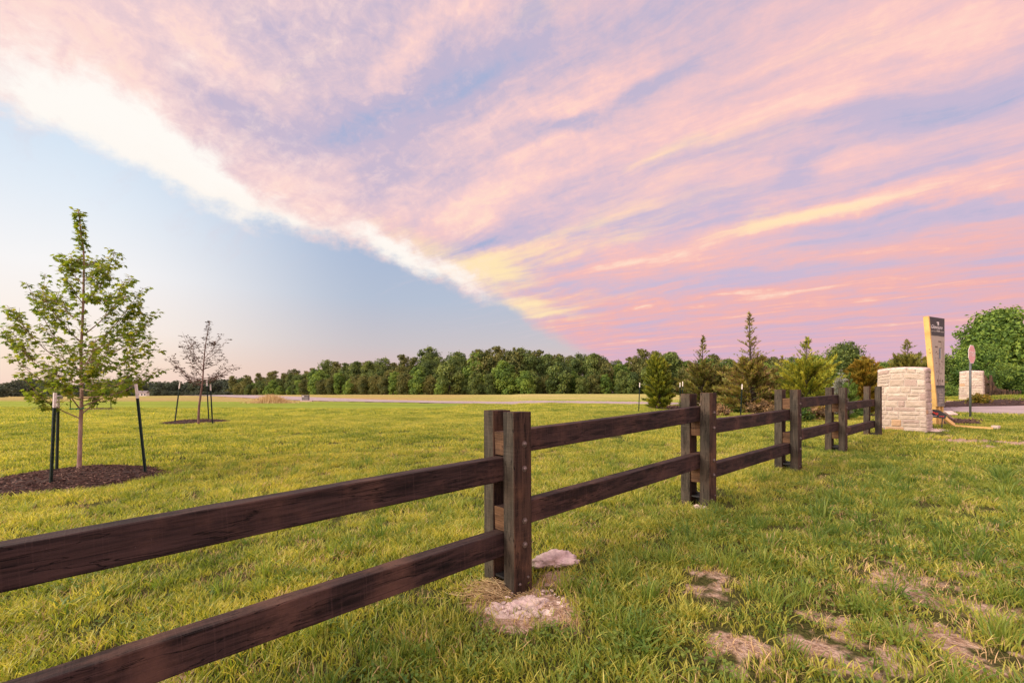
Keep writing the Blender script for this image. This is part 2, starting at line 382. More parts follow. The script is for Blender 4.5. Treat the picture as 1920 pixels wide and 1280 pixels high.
M_shrub = foliage('shrub_leaves', ((.04,.085,.015),(.10,.17,.03),(.18,.26,.05)), .3, .6, 2)
M_silver = foliage('silver_needles', ((.20,.22,.19),(.30,.32,.28),(.4,.4,.36)), .3, .6, 2)
M_drygrass = foliage('dry_grass', ((.40,.27,.13),(.62,.46,.24),(.78,.63,.36)), .3, .7, 2)

# grass blades: colour by where they stand
def grass_mat(name, c0, c1, c2):
    m_, b, out = mat(name)
    geo = b.node('ShaderNodeNewGeometry').outputs['Position']; rnd = b.node('ShaderNodeObjectInfo').outputs['Random']
    t = b.attr('tint')
    big = b.noise(geo, .45, 3, .55); mid = b.noise(geo, 2.6, 3, .6)
    v = b.m('ADD', b.m('MULTIPLY', big, .9), b.m('MULTIPLY', mid, .65))
    v = b.m('ADD', v, b.m('MULTIPLY_ADD', rnd, .42, b.m('MULTIPLY', t, .75)))
    gx, gy, _ = b.sep(geo)
    side = b.m('SUBTRACT', b.m('MULTIPLY', gx, .6587), b.m('MULTIPLY', b.m('SUBTRACT', gy, 2.6), .7524))   # this side of the fence the turf is thinner and greener
    v = b.m('SUBTRACT', v, b.mr(side, -.3, .5, 0, .06))
    c = b.ramp(b.m('MULTIPLY', b.m('SUBTRACT', v, .68), .85, None, True), [(.06, c0), (.42, c1), (.85, c2)])
    finish(b, out, c, .45, .35, transl=.45, tcol=b.mix(1.0, c, (1.5, 1.4, .6), 'MULTIPLY')); return m_
M_blade = grass_mat('turf_blades', (.05,.105,.018), (.21,.285,.040), (.62,.57,.13))
M_bladedk = grass_mat('weed_blades', (.06,.13,.025), (.15,.24,.045), (.32,.38,.08))
M_straw = simple('straw_blades', (.50,.34,.17), .7, .2, .25, 20)
M_clover = grass_mat('clover_leaf', (.05,.12,.02), (.12,.21,.035), (.22,.28,.05))

# ------------------------------------------------------------------ ground
road_c = [(70,8.0),(45,10.5),(30,13.2),(23,14.6),(19,16.0),(16.8,19),(15.8,23),(14.8,27),(11.5,33),(3,40.5),(-9,50),(-25,63),(-46,82),(-80,112),(-130,135)]
def smooth_line(pts, k=6):
    P = np.array(pts, float); out = []
    for i in range(len(P)-1):
        p0, p1, p2, p3 = P[max(i-1,0)], P[i], P[i+1], P[min(i+2,len(P)-1)]
        for t in np.linspace(0, 1, k, endpoint=False):
            out.append(.5*((2*p1)+(-p0+p2)*t+(2*p0-5*p1+4*p2-p3)*t*t+(-p0+3*p1-3*p2+p3)*t**3))
    out.append(P[-1]); return np.array(out)
road_l = smooth_line(road_c)
def road_half(s): return 2.35 + 2.2*sstep((s[1]-24)/18.)
def road_dist(x, y):
    x = np.asarray(x, float); y = np.asarray(y, float); d_ = np.full(x.shape, 1e9)
    for i in range(len(road_l)-1):
        a, b_ = road_l[i], road_l[i+1]; ab = b_-a; t = np.clip(((x-a[0])*ab[0]+(y-a[1])*ab[1])/(ab@ab), 0, 1)
        w = 2.35 + 2.2*sstep((a[1]-24)/18.)
        d_ = np.minimum(d_, np.hypot(x-a[0]-t*ab[0], y-a[1]-t*ab[1]) - w)
    return d_
# bare soil: patches in the near right turf, round the first post, by the pillar and past the road
def vnoise(x, y, s, seed):
    x = np.asarray(x, float)*s; y = np.asarray(y, float)*s; xi = np.floor(x); yi = np.floor(y); fx = sstep(x-xi); fy = sstep(y-yi)
    h = lambda i, j: (np.sin(i*127.1+j*311.7+seed*74.7)*43758.5453) % 1.0
    return (h(xi,yi)*(1-fx)+h(xi+1,yi)*fx)*(1-fy)+(h(xi,yi+1)*(1-fx)+h(xi+1,yi+1)*fx)*fy
dirt_px = [(1690,1095,.34,1.0),(1745,1130,.30,.9),(1600,1070,.20,.7),(1820,1090,.26,.7),(1880,1150,.30,.9),(1560,1165,.20,.8),(1545,1215,.26,.9),(1610,1250,.22,.9),(1770,1195,.26,.9),(1860,1250,.26,.7),(1380,1250,.18,.6),
           (1480,1190,.12,.6),(1700,1235,.2,.6),(1905,1060,.25,.6),(1535,1000,.12,.7),(1800,825,.50,1.3),(1850,836,.36,1.2),(1770,815,.34,1.1),(1900,830,.5,1.1),(1890,760,.6,1),(985,1135,.26,1.5),(930,1125,.20,1.2),(1050,1085,.18,1.2),(1030,1150,.2,1.3),(955,1165,.14,.9),
           (1310,950,.16,.9),(1475,884,.14,.7),(330,1275,.15,.7),(1740,1030,.2,.5),(1840,1000,.25,.45)]
dirt_s = [(*hit(a, b_), c*(.72 if b_ > 990 and a > 1100 else 1), d_) for a, b_, c, d_ in dirt_px]
_r = random.Random(17)
for _ in range(75):
    a_, b_ = _r.uniform(1330, 1960), _r.uniform(980, 1275)
    if (a_-1330)/630 + (b_-980)/295 > .75: dirt_s.append((*hit(a_, b_), _r.uniform(.04, .11), _r.uniform(.7, 1.1)))
def dirt_mask(x, y):
    x = np.asarray(x, float); y = np.asarray(y, float); m_ = np.zeros(np.broadcast(x, y).shape)
    for cx, cy, r, k in dirt_s: m_ = np.maximum(m_, k*np.exp(-((x-cx)**2+(y-cy)**2)/(r*r)*1.1))
    n_ = .4*vnoise(x, y, 8, 1)+.35*vnoise(x, y, 19, 2)+.25*vnoise(x, y, 41, 3)
    side = (x*.6587-(y-2.6)*.7524)
    m_ = np.maximum(m_, np.where(side > .1, .62*sstep((vnoise(x, y, 1.7, 9)-.55)/.35)*np.exp(-np.hypot(x, y)/9.), 0))
    rd = road_dist(x, y)
    m_ = np.maximum(m_, np.exp(-(np.maximum(rd, 0)/.35)**2)*.8)
    m_ = np.maximum(m_, np.where((y > 17) & (rd > 0) & (rd < 1.6) & (x > 10), .9, 0))
    m_ = np.maximum(m_, np.where((y > 24) & (y < 130) & (rd > 0) & (x > -30) & (x < 25), .75*np.exp(-rd/5.)*sstep((x+12)/14), 0))
    return np.clip((m_ + (n_-.5)*1.5 - .36)/.6, 0, 1)*np.clip(m_*4, 0, 1)
mulch = []                                                # (x, y, radius) of the mulch rings
for px, py, r in ((128,900,1.06),(370,792,.95),(185,768,.95)):
    x_, y_ = hit(px, py); mulch.append((x_, y_, r))
def in_mulch(x, y, grow=0):
    m_ = np.zeros(np.shape(x), bool)
    for cx, cy, r in mulch: m_ |= np.hypot(x-cx, y-cy) < r+grow
    return m_
beds = [np.array([(6.4,21.0),(7.6,19.4),(9.3,17.3),(10.8,14.9),(11.6,13.8),(12.5,15.2),(12.6,17.5),(11.6,20.5),(10.2,23.5),(7.6,24.8)]),
        np.array([(15.2,17.2),(17.6,17.9),(20.3,17.7),(21.6,18.2),(22.2,19.6),(20.5,20.2),(17.4,20.0),(15.6,19.6)]),
        np.array([(10.6,11.9),(11.8,11.4),(12.6,12.0),(12.4,12.8),(11.2,13.0)])]
def in_poly(x, y, P):
    x = np.asarray(x, float); y = np.asarray(y, float); r = np.zeros(x.shape, bool); n = len(P); j = n-1
    for i in range(n):
        c = ((P[i][1] > y) != (P[j][1] > y)) & (x < (P[j][0]-P[i][0])*(y-P[i][1])/((P[j][1]-P[i][1]) or 1e-9)+P[i][0]); r ^= c; j = i
    return r

def ground():
    NR, NA = 300, 460
    rr = np.concatenate([[0.0], np.geomspace(.5, 12, 240, endpoint=False), np.geomspace(12, 5000, 120)]); NR = 360
    # angles packed in front of the photographer, wider behind
    aa = np.concatenate([np.linspace(-62, 62, NA, endpoint=False), np.linspace(62, 298, 60, endpoint=False)])
    aa = np.radians(aa); na = len(aa)
    X = (rr[1:, None]*np.sin(aa)[None]); Y = (rr[1:, None]*np.cos(aa)[None])
    Z = gz(np.clip(X, -1500, 1500), np.clip(Y, -1500, 1500)).copy()
    near = np.hypot(X, Y) < 8
    Z += np.where(near, .012*(vnoise(X, Y, 3, 5)-.5)+.008*(vnoise(X, Y, 9, 6)-.5), 0)
    rd = road_dist(X.ravel(), Y.ravel()).reshape(X.shape)
    Z -= .05*(rd < .3)
    V = np.concatenate([[[0, 0, g(0, 0)]], np.stack([X.ravel(), Y.ravel(), Z.ravel()], 1)])
    Fc = [(0, 1+(k+1) % na, 1+k) for k in range(na)]
    for i in range(NR-1):
        b0 = 1+i*na
        Fc += [(b0+k, b0+(k+1) % na, b0+na+(k+1) % na, b0+na+k) for k in range(na)]
    me = bpy.data.meshes.new('ground'); me.from_pydata(V.tolist(), [], Fc)
    dm = dirt_mask(V[:,0], V[:,1]).astype(np.float32)
    a = me.attributes.new('dirt', 'FLOAT', 'POINT'); a.data.foreach_set('value', dm)
    me.polygons.foreach_set('use_smooth', [True]*len(me.polygons)); me.update()
    m_, b, out = mat('turf_and_soil'); geo = b.node('ShaderNodeNewGeometry').outputs['Position']
    x, y, z = b.sep(geo); dirt = b.attr('dirt')
    n1 = b.noise(geo, .45, 3, .55); n2 = b.noise(geo, 2.6, 4, .65); n3 = b.noise(b.mapping(geo, scale=(1,1,1)), 30, 5, .7); n4 = b.noise(b.mapping(geo, scale=(1, .35, 1)), .22, 4, .6)
    v = b.m('ADD', b.m('MULTIPLY', n1, .45), b.m('ADD', b.m('MULTIPLY', n2, .3), b.m('ADD', b.m('MULTIPLY', n3, .3), b.m('MULTIPLY', n4, .25))))
    lawn = b.ramp(v, [(.45, (.17,.225,.034)), (.66, (.31,.36,.055)), (.86, (.48,.46,.11))])
    thatch = b.ramp(b.noise(geo, 60, 4, .7), [(.3, (.04,.05,.012)), (.55, (.10,.10,.028)), (.75, (.20,.16,.06))])
    dist = b.m('SQRT', b.m('ADD', b.m('MULTIPLY', x, x), b.m('MULTIPLY', y, y)))
    lawn = b.mix(b.mr(dist, 9, 24), thatch, lawn)
    # beyond: bright uncut band, then the dry hay field on the left
    wob = b.m('MULTIPLY', b.m('SUBTRACT', b.noise(geo, .06, 3, .5), .5), 10.0)
    yy = b.m('ADD', y, b.m('ADD', wob, b.m('MULTIPLY', x, .10)))
    bright = b.m('MULTIPLY', b.mr(yy, 25.5, 27.5), b.mr(x, 0, -6))
    stripe = b.noise(b.mapping(geo, scale=(.05, .4, 1)), 1, 4, .6)
    lawn = b.mix(bright, lawn, b.ramp(stripe, [(.3, (.19,.26,.035)), (.6, (.31,.38,.045)), (.8, (.38,.39,.07))]))
    hay = b.ramp(b.noise(b.mapping(geo, scale=(.012, .07, 1)), 1.5, 6, .65), [(.3, (.25,.27,.07)), (.45, (.44,.30,.12)), (.58, (.34,.32,.08)), (.75, (.56,.43,.20))])
    lawn = b.mix(b.m('MULTIPLY', b.mr(yy, 46, 52), b.mr(x, 8, -14)), lawn, hay)
    # the strip between the road and the wood: yellow with bare soil
    strip = b.ramp(b.noise(b.mapping(geo, scale=(.08, .3, 1)), 1.2, 5, .65), [(.3, (.24,.30,.06)), (.5, (.42,.38,.11)), (.7, (.58,.42,.22))])
    lawn = b.mix(b.m('MULTIPLY', b.mr(y, 46, 58), b.mr(x, -16, 4)), lawn, strip)
    peb = b.voro(geo, 55.0, 'Color'); pebd = b.voro(geo, 55.0); soil = b.ramp(b.m('ADD', b.noise(geo, 22, 6, .75), b.m('MULTIPLY', b.m('SUBTRACT', b.sep(peb)[0], .5), b.mr(pebd, .5, .1, 0, .35))), [(.25, (.22,.13,.08)), (.42, (.46,.29,.19)), (.55, (.64,.45,.33)), (.75, (.80,.62,.50))])
    dm_ = b.m('MULTIPLY_ADD', b.m('SUBTRACT', b.noise(geo, 14, 5, .7), .5), .7, dirt)
    c = b.mix(b.mr(dm_, .2, .75), lawn, soil)
    finish(b, out, c, .95, .1, b.m('ADD', b.m('MULTIPLY', pebd, -.9), b.m('ADD', b.noise(geo, 55, 5, .7), b.m('MULTIPLY', n3, 1.5))), .9, .03)
    me.materials.append(m_)
    o = bpy.data.objects.new('ground', me); C.objects.link(o); tag(o, kind='structure'); return o

def road():
    m_, b, out = mat('asphalt'); geo = b.node('ShaderNodeNewGeometry').outputs['Position']
    n_ = b.noise(geo, 1.2, 5, .6); n2 = b.noise(geo, 90, 3, .6)
    c = b.mix(b.mr(n_, .3, .7), (.30,.235,.235), (.40,.32,.31)); c = b.mix(b.mr(n2, .4, .8, 0, .4), c, (.5,.42,.40))
    crack = b.voro(b.vm('ADD', geo, b.vm('SCALE', b.noise(geo, .8, 3, .6, 0, True), 2.5)), .25, 'Distance', 'DISTANCE_TO_EDGE')
    c = b.mix(b.mr(crack, .012, .004, 0, .7), c, (.06,.05,.05))
    finish(b, out, c, .85, .2, n2, .4, .006)
    mb = MB(); L = smooth_line(road_c, 10); V = []; Fc = []; K = 8
    for i, p in enumerate(L):
        t = L[min(i+1, len(L)-1)]-L[max(i-1, 0)]; t = t/np.hypot(*t); nrm = np.array([-t[1], t[0]]); w = 2.35+2.2*float(sstep((p[1]-24)/18.))
        for k in range(K+1):
            q = p + nrm*w*(2*k/K-1); e = abs(2*k/K-1)
            V.append((q[0], q[1], g(*q)+.012+.04*(1-e*e)))
        V.append((*(p+nrm*(w+.02)), g(*p)-.12)); V.append((*(p-nrm*(w+.02)), g(*p)-.12))
    n = K+3
    for i in range(len(L)-1):
        for k in range(K): Fc.append((i*n+k, i*n+k+1, (i+1)*n+k+1, (i+1)*n+k))
    mb.add(V, Fc, 0, .5, True); tag(mb.build('road', m_), kind='structure')

# ------------------------------------------------------------------ grass: one mass of blades
def turf():
    rng = random.Random(5); tufts = []
    def blades(n, rad, hmin, hmax, wd, lean, mi, curl=.5, seg=3):
        mb = MB()
        for _ in range(n):
            r = rad*math.sqrt(rng.random()); a = rng.uniform(0, 2*math.pi); bx, by = r*math.cos(a), r*math.sin(a)
            h = rng.uniform(hmin, hmax); ln = rng.uniform(.1, lean)*h; la = rng.uniform(0, 2*math.pi) if rng.random() < .6 else a
            w = wd*rng.uniform(.7, 1.3)/2; fa = rng.uniform(0, math.pi); wx, wy = w*math.cos(fa), w*math.sin(fa); V = []; Fc = []
            for k in range(seg):
                t = k/seg; q = t**(1+curl); hh = h*(t-.25*lean*t*t*.6)
                px_, py_ = bx+ln*q*math.cos(la), by+ln*q*math.sin(la); ww = 1-.45*t
                V += [(px_-wx*ww, py_-wy*ww, hh-.01*(k == 0)), (px_+wx*ww, py_+wy*ww, hh-.01*(k == 0))]
                if k: Fc.append((2*k-2, 2*k-1, 2*k+1, 2*k))
            V.append((bx+ln*math.cos(la), by+ln*math.sin(la), h*(1-.15*lean))); m_ = 2*seg
            Fc.append((m_-2, m_-1, m_)); mb.add(V, Fc, mi, min(1, max(0, rng.gauss(.5, .25))))
        return mb
    # 0..3 turf, 4 5 dense far turf, 6 straw, 7 long blades, 8 clover, 9 stalks, 10 broad low-blade tuft
    for k in range(4): tufts.append(blades(62, .115, .022, .07, .0058, 1.1, 0))
    for k in range(2): tufts.append(blades(70, .2, .035, .075, .012, 1.0, 0, seg=2))
    tufts.append(blades(16, .09, .02, .075, .004, 1.5, 2))
    tufts.append(blades(34, .05, .07, .16, .0058, .95, 1, 1.0, 4))
    mb = MB()
    for _ in range(26):
        r = .09*math.sqrt(rng.random()); a = rng.uniform(0, 6.28); x0, y0 = r*math.cos(a), r*math.sin(a); h = rng.uniform(.02, .05); s = rng.uniform(.006, .012)
        for j in range(3):
            b_ = a+j*2.094; V = [(x0, y0, h)]+[(x0+s*(1.1*math.cos(b_)+.5*math.cos(b_+q)), y0+s*(1.1*math.sin(b_)+.5*math.sin(b_+q)), h+.3*s*math.sin(q)) for q in (1.9, .8, -.8, -1.9)]
            mb.add(V, [(0,1,2,3,4)], 3, rng.random())
    tufts.append(mb)
    mb = MB()
    for _ in range(5):
        x0, y0 = rng.uniform(-.03,.03), rng.uniform(-.03,.03); h = rng.uniform(.07,.14); dx, dy = rng.uniform(-.05,.05), rng.uniform(-.05,.05)
        mb.tube([(x0,y0,0),(x0+dx*.4,y0+dy*.4,h*.6),(x0+dx,y0+dy,h)], [.001,.0009,.0008], 3, 2, tint=.5)
        mb.tube([(x0+dx,y0+dy,h-.002),(x0+dx*1.1,y0+dy*1.1,h+.02)], [.0022,.001], 4, 2, tint=.5)
    tufts.append(mb)
    tufts.append(blades(22, .06, .05, .10, .011, 1.6, 3, .6, 4))
    P = []
    def scatter(r0, r1, dens, a0, a1, picks, smin, smax):
        n = int(dens*(r1*r1-r0*r0)*R(a1-a0)/2)
        rs = np.random.RandomState(int(r0*10)+3)
        r = np.sqrt(rs.uniform(r0*r0, r1*r1, n)); a = np.radians(rs.uniform(a0, a1, n)); x = r*np.sin(a); y = r*np.cos(a)
        dm = dirt_mask(x, y); rd = road_dist(x, y)
        keep = (rs.uniform(0, 1, n) > dm*np.where(np.hypot(x, y) > 8, .95, .60)) & (rd > .08) & ~in_mulch(x, y, -.03)
        for P_ in beds: keep &= ~in_poly(x, y, P_)
        keep &= ~((np.hypot(x-8.97, y-10.15) < .66) | (np.hypot(x-21.4, y-20.9) < .7))
        if r1 > 20: keep &= ~((y > 25.5-.1*x) & (x < -4)) & ~((y > 38) & (x > -18))
        x, y, dm = x[keep], y[keep], dm[keep]; n = len(x)
        side = x*.6587-(y-2.6)*.7524
        z = gz(x, y)+np.where(np.hypot(x, y) < 8, .012*(vnoise(x, y, 3, 5)-.5)+.008*(vnoise(x, y, 9, 6)-.5), 0)
        ks, ws = zip(*picks); ws = np.array(ws)/sum(ws); idx = rs.choice(ks, n, p=ws)
        if r1 < 20:
            rr_ = rs.uniform(0, 1, n)
            idx = np.where((side > .1) & (rr_ < .05), 7, idx); idx = np.where((side > .1) & (rr_ > .85), 8, idx); idx = np.where((side > .1) & (rr_ > .05) & (rr_ < .075), 10, idx); idx = np.where((side > .1) & (rr_ > .075) & (rr_ < .088), 9, idx)
            idx = np.where((dm > .15) & (rr_ < .55), 6, idx)
        clump = .72+.6*vnoise(x, y, 1.9, 21)
        s = rs.uniform(smin, smax, n)*clump*np.where(dm > .2, .8, 1)
        P.append(np.stack([x, y, z, rs.uniform(0, 6.28, n), s, idx], 1))
    scatter(1.0, 4.5, 175, -66, 62, [(0,3),(1,3),(2,3),(3,3),(6,3.2),(7,.35),(10,.25),(8,.5)], .68, 1.08)
    scatter(4.5, 9, 95, -62, 58, [(0,3),(1,3),(2,3),(3,3),(6,2.2),(7,.35)], .85, 1.25)
    scatter(9, 20, 34, -60, 57, [(4,3),(5,3),(6,.5)], .8, 1.15)
    scatter(20, 46, 9, -57, 54, [(4,3),(5,3)], 1.2, 1.7)
    P = np.concatenate(P); nP = len(P)
    V = [P[:, :3]]; part = [np.zeros(nP, int)]; F_ = []; mi = []; tint = [np.full(nP, .5)]; off = nP
    for k, t in enumerate(tufts):
        v = np.concatenate(t.v); V.append(v); part.append(np.full(len(v), k+1)); tint.append(np.concatenate(t.t))
        F_ += [tuple(i+off for i in f) for f in t.f]; mi += t.m; off += len(v)
    me = bpy.data.meshes.new('grass'); me.from_pydata(np.concatenate(V).tolist(), [], F_)
    me.polygons.foreach_set('material_index', mi)
    for m_ in (M_blade, M_bladedk, M_straw, M_clover): me.materials.append(m_)
    N = len(me.vertices)
    def at_(name, typ, arr, key='value'):
        a = me.attributes.new(name, typ, 'POINT'); a.data.foreach_set(key, arr)
    at_('part', 'INT', np.concatenate(part).astype(np.int32)); at_('tint', 'FLOAT', np.concatenate(tint).astype(np.float32))
    pad = lambda c, dt: np.concatenate([P[:, c], np.zeros(N-nP)]).astype(dt)
    at_('turn', 'FLOAT', pad(3, np.float32)); at_('size', 'FLOAT', pad(4, np.float32)); at_('pick', 'INT', pad(5, np.int32))
    o = bpy.data.objects.new('grass', me); C.objects.link(o); tag(o, 'green and yellow lawn grass with dry stalks growing over the field', 'grass', kind='stuff')
    ng = bpy.data.node_groups.new('turf', 'GeometryNodeTree')
    ng.interface.new_socket('Geometry', in_out='INPUT', socket_type='NodeSocketGeometry'); ng.interface.new_socket('Geometry', in_out='OUTPUT', socket_type='NodeSocketGeometry')
    nn = ng.nodes; ll = ng.links; gi = nn.new('NodeGroupInput'); go = nn.new('NodeGroupOutput')
    def named(name, typ):
        q = nn.new('GeometryNodeInputNamedAttribute'); q.data_type = typ; q.inputs['Name'].default_value = name; return q.outputs['Attribute']
    pa = named('part', 'INT')
    def only(k):
        cmp_ = nn.new('FunctionNodeCompare'); cmp_.data_type = 'INT'; cmp_.operation = 'EQUAL'
        ll.new(pa, cmp_.inputs['A'] if cmp_.inputs['A'].type == 'INT' else cmp_.inputs[2]); 
        ins = [q for q in cmp_.inputs if q.type == 'INT']; ll.new(pa, ins[0]); ins[1].default_value = k
        sp = nn.new('GeometryNodeSeparateGeometry'); sp.domain = 'POINT'; ll.new(gi.outputs[0], sp.inputs['Geometry']); ll.new(cmp_.outputs[0], sp.inputs['Selection']); return sp.outputs['Selection']
    prev = None
    for k in range(len(tufts)):                          # joined one at a time so that the order is known
        gti = nn.new('GeometryNodeGeometryToInstance'); ll.new(only(k+1), gti.inputs[0])
        if prev is None: prev = gti.outputs[0]
        else:
            j = nn.new('GeometryNodeJoinGeometry'); ll.new(gti.outputs[0], j.inputs[0]); ll.new(prev, j.inputs[0]); prev = j.outputs[0]
    iop = nn.new('GeometryNodeInstanceOnPoints'); m2p = nn.new('GeometryNodeMeshToPoints'); ll.new(only(0), m2p.inputs[0]); ll.new(m2p.outputs[0], iop.inputs['Points'])
    ll.new(prev, iop.inputs['Instance']); iop.inputs['Pick Instance'].default_value = True; ll.new(named('pick', 'INT'), iop.inputs['Instance Index'])
    cx = nn.new('ShaderNodeCombineXYZ'); ll.new(named('turn', 'FLOAT'), cx.inputs[2]); ll.new(cx.outputs[0], iop.inputs['Rotation']); ll.new(named('size', 'FLOAT'), iop.inputs['Scale'])
    ll.new(iop.outputs[0], go.inputs[0])
    md = o.modifiers.new('turf', 'NODES'); md.node_group = ng
    print('tufts', nP)

# ------------------------------------------------------------------ fence
U = Vector((.7524, .6587, 0)); Nn = Vector((.6587, -.7524, 0)); RZ = math.atan2(.6587, .7524)
WU, WN, GAP = .142, .096, .094; PH = 1.07
post_s = [-2.46, 0, 2.44, 4.94, 7.28, 10.04]
post_g = [-.120, 0, .12, .182, .233, .292]
def fence():
    rng = random.Random(11)
    fx, fy = .011, 2.58
    root = empty('wooden_fence', (fx+U.x*post_s[1], fy+U.y*post_s[1], 0), RZ)
    tag(root, 'dark stained two rail timber fence with bolted double posts running up from the foreground', 'fence')
    # local frame: x along the fence, -y towards the photographer's side; the front face of the front member is y = 0
    for i, (s, gg) in enumerate(zip(post_s, post_g)):
        for j in range(2):
            y = WN/2 + j*(WN+GAP); mb = MB(); dh = rng.uniform(-.006,.006) + (.012 if j and i == 1 else 0)
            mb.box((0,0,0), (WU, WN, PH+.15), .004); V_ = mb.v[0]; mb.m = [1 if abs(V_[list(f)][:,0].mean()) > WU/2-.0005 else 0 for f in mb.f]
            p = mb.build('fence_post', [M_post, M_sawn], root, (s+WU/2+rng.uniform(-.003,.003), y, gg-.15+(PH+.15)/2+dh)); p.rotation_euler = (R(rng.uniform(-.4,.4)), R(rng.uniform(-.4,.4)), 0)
            top = (PH+.15)/2
            if j == 0:
                for q in (.19,.335,.64,.78):
                    b_ = MB(); zz = top-q
                    b_.tube([(.012,-WN/2-.003,zz),(.012,-WN/2,zz)], .019, 10, smooth=False); b_.tube([(.012,-WN/2-.014,zz),(.012,-WN/2-.010,zz),(.012,-WN/2-.003,zz)], [.005,.012,.014], 10)
                    b_.build('bolt', M_bolt, p)
                for bx in (-.03,.035):
                    b_ = MB(); b_.tube([(bx,-WN/2-.009,top-.99+bx*.4),(bx,-WN/2,top-.99+bx*.4)], [.006,.010], 8); b_.build('bolt', M_bolt, p)
        # steel foot bracket between the two members
        b_ = MB(); b_.box((s+WU/2, WN+GAP/2, gg+.08), (WU*.8, GAP*.86, .012), 0); b_.box((s+WU*.75, WN+GAP/2, gg+.05), (.012, GAP*.9, .12), 0); b_.build('post_bracket', M_black, root)
    for i in range(len(post_s)-1):
        high = (i % 2 == 1)
        for q in ((.19,.64) if high else (.335,.78)):
            a = Vector((post_s[i]+.010, 0, post_g[i]+PH-q)); b_ = Vector((post_s[i+1]+WU-.010, 0, post_g[i+1]+PH-q)); d_ = b_-a; L = d_.length
            mb = MB(); n = 26; bow = rng.uniform(-.006,.006); h = .07; w = .044; ch = .004
            prof = [(-w,-h+ch),(-w+ch,-h),(w-ch,-h),(w,-h+ch),(w,h-ch),(w-ch,h),(-w+ch,h),(-w,h-ch)]
            V = []; 
            for k in range(n+1):
                t = k/n; x = (t-.5)*L; zz = bow*math.sin(math.pi*t)
                V += [(x, py+rng.uniform(-.0006,.0006), pz+zz+rng.uniform(-.001,.001)) for py, pz in prof]
            Fc = [(k*8+j, k*8+(j+1) % 8, (k+1)*8+(j+1) % 8, (k+1)*8+j) for k in range(n) for j in range(8)]
            mb.add(V, Fc, 0); mb.add(V[:8], [tuple(range(8))[::-1]], 1); mb.add(V[-8:], [tuple(range(8))], 1)
            r = mb.build('rail', [M_rail, M_cut], root, ((a.x+b_.x)/2, WN+GAP/2, (a.z+b_.z)/2)); r.rotation_euler = (0, -math.asin(d_.z/L), 0)
    return root
def far_fence():
    root = empty('wooden_fence', (22.2, 21.9, g(22.2, 21.9)))
    tag(root, 'distant dark timber fence curving away behind the second stone pillar', 'fence')
    pts = []
    for i in range(13):
        Z = 22.3+2.05*i; X = Z*(1.062+.07*(i/12)**1.3); pts.append(Vector((X, Z, g(X, Z))))
    for i, p in enumerate(pts):
        dr = (pts[min(i+1, 12)]-pts[max(i-1, 0)]); rz = math.atan2(dr.y, dr.x); nrm = Vector((-math.sin(rz), math.cos(rz), 0))
        for j in (-1, 1):
            mb = MB(); mb.box((0,0,0), (.14,.10,1.22), .006); o = mb.build('fence_post', M_post, root, p+nrm*j*.1+Vector((0,0,.46))-root.location, rz)
        if i < 12:
            for q in ((.19,.64) if i % 2 else (.335,.78)):
                a, b_ = p+Vector((0,0,1.07-q)), pts[i+1]+Vector((0,0,1.07-q)); d_ = b_-a; L = d_.length+.12; mb = MB(); mb.box((0,0,0), (L,.09,.14), .005)
                o = mb.build('rail', M_rail, root, (a+b_)/2-root.location, math.atan2(d_.y, d_.x)); o.rotation_euler = (0, -math.asin(d_.z/d_.length), math.atan2(d_.y, d_.x))

# ------------------------------------------------------------------ stone pillars
def stone_mat():
    m_, b, out = mat('limestone'); co = b.node('ShaderNodeTexCoord').outputs['Object']; t = b.attr('tint')
    n1 = b.noise(co, 9, 6, .65); n2 = b.noise(co, 45, 5, .7)
    c = b.mix(b.mr(n1, .3, .7), (.48,.39,.31), (.66,.55,.45))
    c = b.mix(b.mr(t, .05, .3, 1, 0), c, (.42,.31,.26)); c = b.mix(b.mr(t, .7, .8, 0, .6), c, (.42,.37,.33)); c = b.mix(b.mr(t, .93, .96, 0, .75), c, (.66,.36,.14))
    c = b.mix(b.mr(t, .3, .68, 0, .45), c, (.36,.27,.20)); c = b.mix(b.mr(n2, .55, .8, 0, .35), c, (.34,.27,.21))
    finish(b, out, c, .9, .15, b.m('ADD', n1, b.m('MULTIPLY', n2, .7)), .9, .02); return m_
M_stone = stone_mat(); M_mortar = simple('pale_mortar', (.62,.53,.45), .95, .1, .08, 12, 0, .5, 120)
M_conc = simple('pale_concrete', (.58,.46,.40), .95, .1, .28, 14, 0, 1.0, 60)
